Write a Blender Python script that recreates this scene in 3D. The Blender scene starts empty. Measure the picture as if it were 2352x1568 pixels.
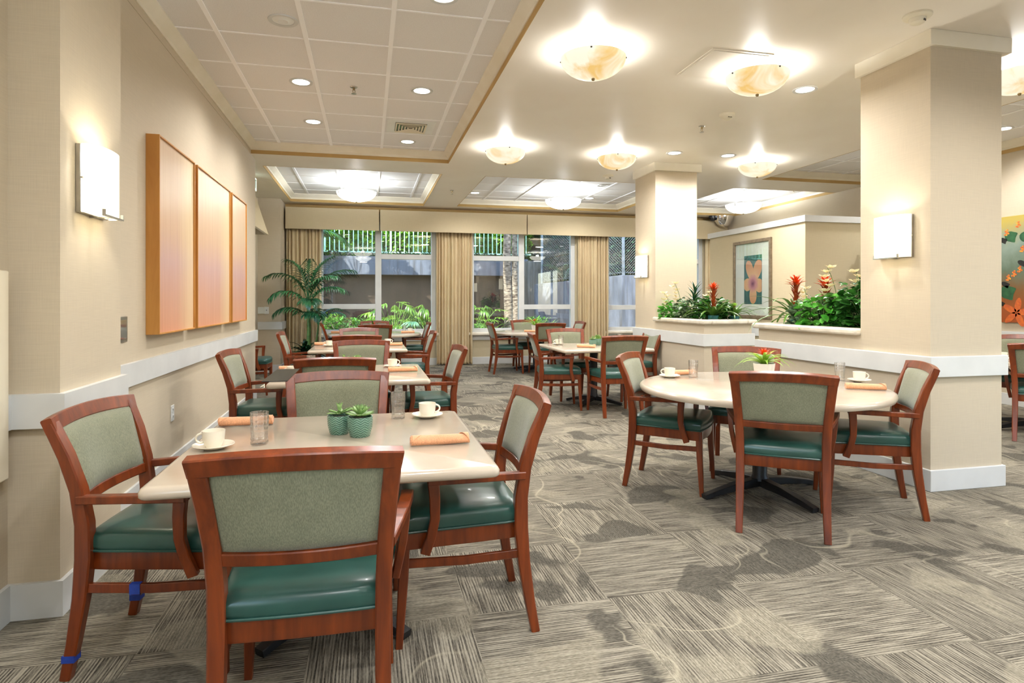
import bpy, math, random
from mathutils import Vector, Matrix, Euler
random.seed(7)
SC = bpy.context.scene
COL = SC.collection
PI = math.pi

# ------------------------------------------------------------------ camera, sky, sun, exposure
F_PX = 1412.0
YAW = math.atan((1176 - 845) / F_PX)
cam_data = bpy.data.cameras.new('camera')
cam_data.sensor_width = 36.0
cam_data.lens = F_PX / 2352 * 36.0
cam_data.shift_y = -(784 - 690) / 2352
cam_data.clip_end = 200
cam = bpy.data.objects.new('camera', cam_data)
cam.location = (0, 0, 1.32)
cam.rotation_euler = (PI / 2, 0, -YAW)
COL.objects.link(cam)
SC.camera = cam

world = bpy.data.worlds.new('sky')
SC.world = world
world.use_nodes = True
wn = world.node_tree.nodes
wl = world.node_tree.links
wn.clear()
sky = wn.new('ShaderNodeTexSky')
sky.sky_type = 'NISHITA'
sky.sun_disc = False
sky.sun_elevation = math.radians(58)
sky.sun_rotation = math.radians(200)
bg = wn.new('ShaderNodeBackground')
bg.inputs['Strength'].default_value = 0.68
wo = wn.new('ShaderNodeOutputWorld')
wl.new(sky.outputs[0], bg.inputs[0])
wl.new(bg.outputs[0], wo.inputs[0])

sun_d = bpy.data.lights.new('sun', 'SUN')
sun_d.energy = 11.0
sun_d.angle = math.radians(0.6)
sun_d.color = (1.0, 0.95, 0.86)
sun = bpy.data.objects.new('sun', sun_d)
sun.rotation_euler = Vector((0.42, 0.50, -1.0)).to_track_quat('-Z', 'Y').to_euler()
COL.objects.link(sun)

vs = SC.view_settings
vs.view_transform = 'Standard'
vs.look = 'None'
vs.gamma = 1
vs.use_curve_mapping = False
vs.exposure = 0.98
EMI = 1.0      # overall level of the lamps
SC.cycles.max_bounces = 8
SC.cycles.diffuse_bounces = 5
SC.cycles.transparent_max_bounces = 16
SC.cycles.caustics_reflective = False
SC.cycles.caustics_refractive = False
SC.cycles.sample_clamp_indirect = 8.0

# ------------------------------------------------------------------ materials
def lin(c):
    return tuple(((v / 255) / 12.92 if v / 255 <= 0.04045 else ((v / 255 + 0.055) / 1.055) ** 2.4) for v in c) + (1.0,)

class NT:
    def __init__(self, name):
        self.m = bpy.data.materials.new(name)
        self.m.use_nodes = True
        self.n = self.m.node_tree.nodes
        self.l = self.m.node_tree.links
        self.b = self.n['Principled BSDF']
        self.out = self.n['Material Output']
    def add(self, t, **kw):
        x = self.n.new(t)
        for k, v in kw.items():
            setattr(x, k, v)
        return x
    def link(self, a, b):
        self.l.new(a, b)
    def set(self, sock, v):
        if isinstance(v, bpy.types.NodeSocket):
            self.l.new(v, sock)
        else:
            sock.default_value = v
    def math(self, op, a, b=0.0, clamp=False):
        x = self.add('ShaderNodeMath', operation=op, use_clamp=clamp)
        self.set(x.inputs[0], a)
        self.set(x.inputs[1], b)
        return x.outputs[0]
    def obj(self):
        return self.add('ShaderNodeTexCoord').outputs['Object']
    def mapping(self, vec, scale=(1, 1, 1), rot=(0, 0, 0), loc=(0, 0, 0)):
        x = self.add('ShaderNodeMapping')
        self.link(vec, x.inputs['Vector'])
        x.inputs['Scale'].default_value = scale
        x.inputs['Rotation'].default_value = rot
        x.inputs['Location'].default_value = loc
        return x.outputs[0]
    def noise(self, vec, scale=5, detail=2, rough=0.5, dist=0.0):
        x = self.add('ShaderNodeTexNoise')
        if vec is not None:
            self.link(vec, x.inputs['Vector'])
        x.inputs['Scale'].default_value = scale
        x.inputs['Detail'].default_value = detail
        x.inputs['Roughness'].default_value = rough
        x.inputs['Distortion'].default_value = dist
        return x.outputs['Fac']
    def ramp(self, fac, stops):
        x = self.add('ShaderNodeValToRGB')
        self.link(fac, x.inputs[0])
        e = x.color_ramp.elements
        while len(e) < len(stops):
            e.new(0.5)
        for el, (p, c) in zip(e, stops):
            el.position = p
            el.color = c
        return x.outputs[0]
    def mix(self, fac, a, b, mode='MIX'):
        x = self.add('ShaderNodeMix', data_type='RGBA', blend_type=mode)
        self.set(x.inputs[0], fac)
        self.set(x.inputs[6], a)
        self.set(x.inputs[7], b)
        return x.outputs[2]
    def bump(self, h, strength=0.2, dist=0.002):
        x = self.add('ShaderNodeBump')
        x.inputs['Strength'].default_value = strength
        x.inputs['Distance'].default_value = dist
        self.link(h, x.inputs['Height'])
        self.link(x.outputs[0], self.b.inputs['Normal'])
    def base(self, c, rough=0.5, metal=0.0, spec=0.5, coat=0.0):
        self.set(self.b.inputs['Base Color'], c)
        self.b.inputs['Roughness'].default_value = rough
        self.b.inputs['Metallic'].default_value = metal
        self.b.inputs['Specular IOR Level'].default_value = spec
        self.b.inputs['Coat Weight'].default_value = coat
        return self

def vary(name, c1, c2, scale=6, rough=0.5, metal=0, spec=0.5, coat=0, bump=0, bscale=None, stretch=(1, 1, 1), detail=3, lo=0.35, hi=0.65, bdist=0.002):
    t = NT(name)
    v = t.mapping(t.obj(), stretch)
    f = t.noise(v, scale, detail)
    t.base(t.ramp(f, [(lo, lin(c1)), (hi, lin(c2))]), rough, metal, spec, coat)
    if bump:
        t.bump(t.noise(t.mapping(t.obj(), stretch), bscale or scale * 4, 2), bump, bdist)
    return t.m

def emissive(name, c, strength, c2=None, scale=6.0):
    t = NT(name)
    t.base(lin(c), 0.4)
    if c2:
        f = t.noise(t.obj(), scale, 4, 0.6, 0.8)
        col = t.ramp(f, [(0.47, lin(c)), (0.66, lin(c2))])
        t.link(col, t.b.inputs['Emission Color'])
        t.b.inputs['Base Color'].default_value = (.25, .22, .16, 1)
    else:
        t.b.inputs['Emission Color'].default_value = lin(c)
    t.b.inputs['Emission Strength'].default_value = strength
    return t.m

def linen(name, c, dark=0.965):
    t = NT(name)
    o = t.obj()
    a = t.noise(t.mapping(o, (300, 300, 8)), 1.0, 1)
    b = t.noise(t.mapping(o, (8, 8, 300)), 1.0, 1)
    s = t.math('ADD', a, b)
    d = tuple(int(v * dark) for v in c)
    t.base(t.ramp(t.math('MULTIPLY', s, 0.5), [(0.35, lin(d)), (0.65, lin(c))]), 0.75, 0, 0.25)
    t.bump(s, 0.15, 0.001)
    return t.m

def carpet():
    t = NT('carpet_tiles')
    s = t.add('ShaderNodeSeparateXYZ')
    o = t.obj()
    t.link(o, s.inputs[0])
    X, Y = s.outputs[0], s.outputs[1]
    u = t.math('DIVIDE', t.math('SUBTRACT', X, 0.41 - 6.27), 0.627)
    v = t.math('DIVIDE', t.math('SUBTRACT', Y, 2.555 - 6.4), 0.64)
    fu, fv = t.math('FLOOR', u), t.math('FLOOR', v)
    par = t.math('MODULO', t.math('ADD', t.math('ADD', fu, fv), 40.0), 2.0)   # 0 / 1 quarter-turned tiles
    ip = t.math('SUBTRACT', 1.0, par)
    across = t.math('ADD', t.math('MULTIPLY', X, ip), t.math('MULTIPLY', Y, par))
    along = t.math('ADD', t.math('MULTIPLY', Y, ip), t.math('MULTIPLY', X, par))
    def vec(a, b, sa, sb, z=0.0):
        c = t.add('ShaderNodeCombineXYZ')
        t.link(t.math('MULTIPLY', a, sa), c.inputs[0])
        t.link(t.math('MULTIPLY', b, sb), c.inputs[1])
        t.set(c.inputs[2], z)
        return c.outputs[0]
    tid = t.math('ADD', t.math('MULTIPLY', fu, 7.13), t.math('MULTIPLY', fv, 3.71))
    wn_ = t.add('ShaderNodeTexWhiteNoise', noise_dimensions='1D')
    t.link(tid, wn_.inputs['W'])
    rnd = wn_.outputs['Value']
    st = t.noise(vec(across, along, 170, 5, tid), 1.0, 1.5, 0.6)
    st2 = t.noise(vec(across, along, 300, 60, tid), 1.0, 1, 0.5)
    wv = t.math('SINE', t.math('MULTIPLY', t.math('ADD', across, t.math('MULTIPLY', t.noise(vec(across, along, 6, 3), 1.0, 1), 0.012)), 2 * PI / 0.0125))
    st = t.math('ADD', t.math('MULTIPLY', st, 0.80), t.math('ADD', 0.10, t.math('MULTIPLY', wv, 0.075)))
    dark, mid, light = lin((62, 58, 51)), lin((108, 102, 90)), lin((154, 147, 131))
    col = t.ramp(st, [(0.36, dark), (0.48, mid), (0.60, light)])
    col = t.mix(0.18, col, t.ramp(st2, [(0.4, dark), (0.6, light)]))
    # leafy blotches, darker and lighter, running over the tiles
    warp = t.noise(o, 3.0, 2)
    blo = t.noise(t.mapping(o, (1, 1, 1), (0, 0, 0.6)), 2.3, 2.5, 0.45, 0.35)
    thr = t.math('MULTIPLY', t.math('SUBTRACT', blo, 0.565), 40.0, True)
    fine = t.ramp(st2, [(0.40, lin((68, 65, 58))), (0.62, lin((94, 90, 80)))])
    col = t.mix(t.math('MULTIPLY', thr, 0.85), col, fine)
    blo2 = t.noise(t.mapping(o, (1, 1, 1), (0, 0, 0), (5.2, 3.1, 0)), 2.0, 2.5, 0.45, 0.35)
    thr2 = t.math('MULTIPLY', t.math('SUBTRACT', blo2, 0.585), 30.0, True)
    fine2 = t.ramp(st2, [(0.40, lin((138, 131, 113))), (0.62, lin((170, 162, 142)))])
    col = t.mix(t.math('MULTIPLY', thr2, 0.45), col, fine2)
    # thin vines
    vn = t.noise(t.mapping(o, (1, 1, 1), (0, 0, 1.1), (9, 2, 0)), 1.5, 1.5, 0.5, 0.6)
    line = t.math('SUBTRACT', 1.0, t.math('MULTIPLY', t.math('ABSOLUTE', t.math('SUBTRACT', vn, 0.5)), 110.0), True)
    mask = t.math('MULTIPLY', t.math('SUBTRACT', t.noise(t.mapping(o, (1, 1, 1), (0, 0, 0), (1, 7, 0)), 1.1, 1), 0.5), 12.0, True)
    col = t.mix(t.math('MULTIPLY', t.math('MULTIPLY', line, mask), 0.5), col, lin((182, 173, 150)))
    # tile to tile tone
    gain = t.math('ADD', 0.90, t.math('MULTIPLY', rnd, 0.2))
    g = t.add('ShaderNodeCombineColor')
    for i in range(3):
        t.link(gain, g.inputs[i])
    col = t.mix(1.0, col, g.outputs[0], 'MULTIPLY')
    t.base(col, 0.95, 0, 0.1)
    t.bump(st, 0.5, 0.004)
    return t.m

def wood(name, c1, c2, rough=0.28, coat=0.25, stretch=(14, 14, 1.2)):
    t = NT(name)
    o = t.obj()
    f = t.noise(t.mapping(o, stretch), 1.6, 4, 0.6, 0.4)
    t.base(t.ramp(f, [(0.3, lin(c1)), (0.7, lin(c2))]), rough, 0, 0.5, coat)
    t.b.inputs['Coat Roughness'].default_value = 0.2
    return t.m

def fabric(name, c1, c2):
    t = NT(name)
    o = t.obj()
    f = t.noise(o, 9, 4, 0.6)
    w = t.noise(t.mapping(o, (420, 420, 60)), 1.0, 1)
    c = t.ramp(f, [(0.3, lin(c1)), (0.7, lin(c2))])
    c = t.mix(0.35, c, t.ramp(w, [(0.35, lin(tuple(int(x * 0.75) for x in c1))), (0.65, lin(tuple(min(255, int(x * 1.12)) for x in c2)))]))
    t.base(c, 0.85, 0, 0.2)
    t.b.inputs['Sheen Weight'].default_value = 0.25
    t.bump(w, 0.25, 0.001)
    return t.m

def pane_glass(name, tint=(0.97, 0.985, 0.98, 1), extra=0.0):
    t = NT(name)
    tr = t.add('ShaderNodeBsdfTransparent')
    tr.inputs[0].default_value = tint
    gl = t.add('ShaderNodeBsdfGlossy')
    gl.inputs['Roughness'].default_value = 0.0
    fr = t.add('ShaderNodeFresnel')
    bf = t.add('ShaderNodeNewGeometry').outputs['Backfacing']
    t.link(t.math('SUBTRACT', 1.5, t.math('MULTIPLY', bf, 1.5 - 1 / 1.5)), fr.inputs['IOR'])
    mx = t.add('ShaderNodeMixShader')
    t.link(t.math('ADD', fr.outputs[0], extra, True), mx.inputs[0])
    t.link(tr.outputs[0], mx.inputs[1])
    t.link(gl.outputs[0], mx.inputs[2])
    t.link(mx.outputs[0], t.out.inputs[0])
    return t.m

def tumbler_glass():
    t = NT('clear_glass')
    g = t.add('ShaderNodeBsdfGlass')
    g.inputs['IOR'].default_value = 1.45
    g.inputs['Roughness'].default_value = 0.0
    tr = t.add('ShaderNodeBsdfTransparent')
    gl = t.add('ShaderNodeBsdfGlossy')
    gl.inputs['Roughness'].default_value = 0.02
    fr = t.add('ShaderNodeFresnel')
    bf = t.add('ShaderNodeNewGeometry').outputs['Backfacing']
    t.link(t.math('SUBTRACT', 1.45, t.math('MULTIPLY', bf, 1.45 - 1 / 1.45)), fr.inputs['IOR'])
    m1 = t.add('ShaderNodeMixShader')
    t.link(t.math('ADD', fr.outputs[0], .05, True), m1.inputs[0])
    t.link(tr.outputs[0], m1.inputs[1])
    t.link(gl.outputs[0], m1.inputs[2])
    mx = t.add('ShaderNodeMixShader')
    mx.inputs[0].default_value = 0.75
    t.link(g.outputs[0], mx.inputs[1])
    t.link(m1.outputs[0], mx.inputs[2])
    t.link(mx.outputs[0], t.out.inputs[0])
    # moulded diamonds round the upper wall
    s = t.add('ShaderNodeSeparateXYZ')
    t.link(t.obj(), s.inputs[0])
    ang = t.math('MULTIPLY', t.math('ARCTAN2', s.outputs[1], s.outputs[0]), 5.0)
    zz = t.math('MULTIPLY', s.outputs[2], 150.0)
    a = t.math('SINE', t.math('ADD', ang, zz))
    b = t.math('SINE', t.math('SUBTRACT', ang, zz))
    h = t.math('MULTIPLY', t.math('MULTIPLY', a, b), t.math('MULTIPLY', t.math('SUBTRACT', s.outputs[2], 0.05), 30.0, True))
    bp = t.add('ShaderNodeBump')
    bp.inputs['Strength'].default_value = 0.6
    bp.inputs['Distance'].default_value = 0.004
    t.link(h, bp.inputs['Height'])
    t.link(bp.outputs[0], g.inputs['Normal']); t.link(bp.outputs[0], gl.inputs['Normal']); t.link(bp.outputs[0], fr.inputs['Normal'])
    return t.m

def leafmat(name, c1, c2, rough=0.35, trans=0.15, scale=14):
    t = NT(name)
    f = t.noise(t.obj(), scale, 2)
    t.base(t.ramp(f, [(0.35, lin(c1)), (0.65, lin(c2))]), rough, 0, 0.5)
    t.b.inputs['Subsurface Weight'].default_value = 0.0
    if trans:
        tl = t.add('ShaderNodeBsdfTranslucent')
        tl.inputs[0].default_value = lin(c2)
        mx = t.add('ShaderNodeMixShader')
        mx.inputs[0].default_value = trans
        t.link(t.b.outputs[0], mx.inputs[1])
        t.link(tl.outputs[0], mx.inputs[2])
        t.link(mx.outputs[0], t.out.inputs[0])
    return t.m

def gradient_art(name, shift, light):
    t = NT(name)
    s = t.add('ShaderNodeSeparateXYZ')
    o = t.obj()
    t.link(o, s.inputs[0])
    n = t.noise(t.mapping(o, (9, 9, 0.8)), 1.5, 3)
    z = t.math('ADD', t.math('DIVIDE', t.math('SUBTRACT', s.outputs[2], 1.10), 1.33), t.math('MULTIPLY', t.math('SUBTRACT', n, 0.5), 0.16))
    c = t.ramp(z, [(0.0, lin((208, 142, 110))), (0.18, lin((200, 148, 126))), (0.38, lin((196, 158, 152))), (0.55, lin((206, 168, 138))), (0.75, lin((206, 178, 146))), (0.98, lin((196, 166, 132)))])
    y = t.math('MULTIPLY', t.math('SUBTRACT', s.outputs[1], shift), light, True)
    c = t.mix(t.math('MULTIPLY', y, 0.55), c, lin((228, 208, 160)))
    w = t.noise(t.mapping(o, (60, 60, 1.5)), 1.0, 2)
    c = t.mix(0.12, c, t.ramp(w, [(0.3, lin((160, 120, 92))), (0.7, lin((240, 224, 196)))]))
    t.base(c, 0.35, 0, 0.45)
    return t.m

def pot_glaze(name, c1, c2):
    t = NT(name)
    s = t.add('ShaderNodeSeparateXYZ')
    t.link(t.obj(), s.inputs[0])
    ang = t.math('MULTIPLY', t.math('ARCTAN2', s.outputs[1], s.outputs[0]), 10 / (2 * PI))
    fr = t.math('ABSOLUTE', t.math('SUBTRACT', t.math('FRACT', t.math('ADD', ang, 10.0)), 0.5))
    zig = t.math('ADD', t.math('MULTIPLY', s.outputs[2], 150.0), t.math('MULTIPLY', fr, 2.6))
    h = t.math('SINE', t.math('MULTIPLY', zig, 4.6))
    t.base(t.ramp(t.math('MULTIPLY', t.math('ADD', h, 1.0), 0.5), [(0.1, lin(c1)), (0.8, lin(c2))]), 0.3, 0, 0.5, 0.3)
    t.bump(h, 0.5, 0.002)
    return t.m

def concrete(name, c1, c2, stain=(60, 55, 45)):
    t = NT(name)
    o = t.obj()
    f = t.noise(t.mapping(o, (2, 2, 0.5)), 2.0, 5, 0.65)
    n = t.noise(t.mapping(o, (9, 9, 0.4)), 1.5, 4, 0.7)
    c = t.ramp(f, [(0.3, lin(c1)), (0.7, lin(c2))])
    c = t.mix(t.math('MULTIPLY', t.math('SUBTRACT', n, 0.5), 3.0, True), c, lin(stain))
    t.base(c, 0.9, 0, 0.2)
    t.bump(t.noise(o, 60, 3), 0.3, 0.01)
    return t.m

M = {}
M['carpet'] = carpet()
M['wall'] = linen('wall_linen', (200, 187, 164))
M['wall_end'] = linen('wall_linen_straw', (197, 184, 154))
M['tan'] = vary('tan_reveal', (180, 148, 92), (188, 157, 100), 3, 0.8)
M['soffit'] = vary('soffit_paint', (236, 229, 217), (239, 233, 222), 2, 0.42, spec=0.4)
M['tile'] = vary('ceiling_tile', (226, 225, 224), (234, 233, 233), 140, 0.9, spec=0.1, bump=0.25, bscale=300)
M['tbar'] = vary('ceiling_grid_metal', (250, 250, 252), (252, 252, 254), 3, 0.5)
M['trim'] = vary('white_trim_paint', (204, 205, 203), (212, 213, 211), 4, 0.4, spec=0.45)
M['crown'] = vary('cream_trim_paint', (226, 218, 198), (232, 225, 208), 4, 0.45)
M['stone'] = vary('planter_cap_stone', (214, 204, 186), (230, 222, 206), 10, 0.2, coat=0.3)
M['wood'] = wood('cherry_wood', (84, 32, 8), (132, 58, 18), 0.3, 0.15)
M['green'] = vary('green_vinyl', (32, 68, 60), (42, 82, 73), 5, 0.3, spec=0.55, coat=0.1, bump=0.06, bscale=60)
M['sage'] = fabric('sage_fabric', (118, 120, 98), (134, 135, 112))
M['top'] = vary('cream_laminate', (186, 172, 153), (197, 183, 164), 3, 0.17, spec=0.5, coat=0.15, detail=5)
M['black'] = vary('black_cast_iron', (18, 18, 20), (28, 28, 30), 20, 0.45)
M['china'] = vary('white_china', (232, 224, 206), (238, 231, 215), 4, 0.15, coat=0.4)
M['napkin'] = fabric('peach_napkin', (224, 162, 120), (230, 172, 131))
M['glass'] = tumbler_glass()
M['pane'] = pane_glass('window_glass', extra=0.05)
M['picglass'] = pane_glass('picture_glass', extra=0.03)
M['pot'] = pot_glaze('teal_pot_glaze', (64, 104, 88), (112, 150, 130))
M['whitepot'] = vary('white_pot', (220, 216, 208), (230, 227, 220), 4, 0.3)
M['soil'] = vary('potting_soil', (28, 20, 14), (52, 38, 26), 60, 0.95)
M['succ'] = leafmat('succulent_leaf', (112, 152, 84), (164, 196, 126), 0.45, 0.1, 40)
M['succ2'] = leafmat('succulent_leaf_fresh', (88, 150, 50), (150, 190, 84), 0.45, 0.1, 40)
M['brom'] = leafmat('bromeliad_leaf', (44, 78, 24), (96, 136, 52), 0.28, 0.15, 6)
M['bromlight'] = leafmat('bromeliad_leaf_lime', (96, 150, 34), (168, 200, 78), 0.3, 0.2, 8)
M['stalk'] = leafmat('bromeliad_stalk', (120, 44, 14), (168, 70, 24), 0.4, 0.1, 12)
M['red'] = leafmat('bromeliad_bract', (196, 34, 12), (236, 92, 28), 0.35, 0.15, 30)
M['pothos'] = leafmat('ivy_leaf', (22, 58, 22), (58, 116, 44), 0.25, 0.12, 10)
M['pothosl'] = leafmat('ivy_leaf_bright', (48, 122, 34), (96, 172, 62), 0.25, 0.18, 16)
M['varieg'] = leafmat('variegated_leaf', (34, 70, 40), (128, 150, 112), 0.3, 0.1, 30)
M['orchid'] = leafmat('orchid_petal', (226, 206, 150), (240, 228, 190), 0.5, 0.25, 12)
M['stem'] = leafmat('plant_stem', (60, 92, 34), (96, 128, 54), 0.5, 0.0, 12)
M['palm'] = leafmat('palm_leaf', (24, 70, 46), (66, 124, 72), 0.3, 0.15, 5)
M['darkleaf'] = leafmat('dark_floor_plant_leaf', (16, 48, 34), (44, 88, 52), 0.25, 0.08, 6)
M['g1'] = leafmat('garden_leaf_bright', (38, 80, 20), (108, 148, 48), 0.35, 0.3, 4)
M['g4'] = leafmat('hedge_leaf', (66, 132, 34), (158, 206, 84), 0.5, 0.4, 6)
M['g2'] = leafmat('garden_leaf_deep', (26, 72, 22), (74, 128, 42), 0.3, 0.2, 4)
M['g3'] = leafmat('garden_leaf_blue', (56, 100, 78), (116, 156, 122), 0.3, 0.2, 4)
M['dark_g'] = leafmat('bank_leaf', (16, 44, 26), (50, 92, 54), 0.5, 0.1, 3)
M['bark'] = vary('palm_bark', (62, 50, 40), (150, 138, 120), 9, 0.9, bump=0.5, bscale=30, stretch=(1, 1, 3))
M['curtain'] = vary('curtain_cloth', (200, 180, 144), (208, 190, 154), 3, 0.8, bump=0.1, bscale=400)
M['valance'] = linen('valance_cloth', (204, 188, 156))
M['tanwood'] = wood('honey_maple', (176, 116, 48), (202, 144, 70), 0.4, 0.1, (8, 8, 1))
M['brass'] = vary('bronze_trim', (150, 132, 96), (168, 150, 112), 6, 0.3, 1.0)
M['steel'] = vary('brushed_steel', (168, 166, 160), (190, 188, 182), 8, 0.28, 1.0)
M['chrome'] = vary('mirror_chrome', (225, 225, 228), (235, 235, 238), 4, 0.06, 1.0)
M['plastic'] = vary('ivory_plastic', (222, 214, 192), (228, 221, 200), 5, 0.45)
M['whiteplastic'] = vary('white_plastic', (226, 228, 226), (232, 234, 232), 5, 0.4)
M['panelpaint'] = vary('panel_paint', (224, 214, 190), (230, 220, 198), 3, 0.4)
M['darkpl'] = vary('dark_plastic', (22, 22, 24), (34, 34, 36), 6, 0.2)
M['tape'] = vary('blue_tape', (22, 52, 140), (30, 64, 160), 30, 0.6)
M['garden_wall'] = concrete('garden_concrete_pale', (74, 80, 90), (108, 114, 124))
M['garden_wall2'] = concrete('garden_concrete_stained', (92, 90, 84), (132, 130, 122))
M['brown_wall'] = concrete('garden_wall_brown', (52, 43, 36), (72, 60, 50))
M['bankm'] = vary('bank_undergrowth', (10, 22, 12), (26, 44, 24), 8, 0.95, bump=0.5)
M['ground'] = vary('garden_soil', (48, 36, 24), (110, 92, 66), 12, 0.95, bump=0.5)
M['fence'] = vary('fence_green_paint', (160, 208, 182), (176, 220, 196), 5, 0.5)
M['galv'] = vary('galvanised_steel', (110, 116, 122), (142, 148, 152), 8, 0.4, 0.8)
M['lampw'] = emissive('opal_glass_lit', (255, 252, 240), 1.6)
M['sconceg'] = emissive('sconce_glass_lit', (255, 246, 220), 0.8)
M['alab'] = emissive('alabaster_lit', (255, 249, 226), 0.46, (236, 190, 104), 3.2)
M['bulb'] = emissive('downlight_lens_lit', (255, 250, 240), 5.0)
M['exit'] = emissive('exit_sign_face', (220, 236, 222), 0.8)
M['mat'] = vary('picture_mat', (222, 224, 216), (228, 230, 222), 3, 0.8)
M['teal'] = vary('print_teal', (28, 84, 86), (52, 118, 112), 6, 0.5, stretch=(8, 8, 1))
M['framegrey'] = vary('picture_frame_bronze', (120, 104, 84), (142, 126, 104), 20, 0.35, 0.4)
def petalmat():
    t = NT('print_petal')
    s = t.add('ShaderNodeSeparateXYZ')
    o = t.obj()
    t.link(o, s.inputs[0])
    dy = t.math('SUBTRACT', s.outputs[1], 8.28)
    dz = t.math('SUBTRACT', s.outputs[2], 1.58)
    r = t.math('SQRT', t.math('ADD', t.math('MULTIPLY', dy, dy), t.math('MULTIPLY', dz, dz)))
    n = t.noise(o, 20, 3)
    c = t.ramp(t.math('ADD', r, t.math('MULTIPLY', n, 0.06)), [(0.03, lin((92, 38, 84))), (0.10, lin((196, 132, 148))), (0.18, lin((222, 176, 136))), (0.34, lin((206, 146, 104)))])
    t.base(c, 0.5)
    return t.m
M['petal'] = petalmat()
def paintingmat():
    t = NT('painting_ground')
    s = t.add('ShaderNodeSeparateXYZ')
    o = t.obj()
    t.link(o, s.inputs[0])
    n = t.noise(o, 4, 5, 0.65, 0.5)
    z = t.math('ADD', t.math('DIVIDE', t.math('SUBTRACT', s.outputs[2], 1.04), 1.34), t.math('MULTIPLY', t.math('SUBTRACT', n, 0.5), 0.3))
    t.base(t.ramp(z, [(0.05, lin((150, 72, 24))), (0.3, lin((120, 78, 34))), (0.5, lin((92, 110, 92))), (0.75, lin((134, 152, 140))), (0.95, lin((180, 160, 72)))]), 0.5)
    return t.m
M['painting'] = paintingmat()
M['pleaf'] = vary('painted_leaf_green', (24, 72, 44), (44, 100, 60), 12, 0.5)
M['pdark'] = vary('painted_leaf_black', (14, 16, 18), (30, 32, 30), 12, 0.5)
M['porange'] = vary('painted_petal_orange', (206, 104, 34), (184, 84, 44), 30, 0.5)
M['pred'] = vary('painted_berry_red', (206, 44, 30), (226, 168, 60), 60, 0.5)

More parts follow.
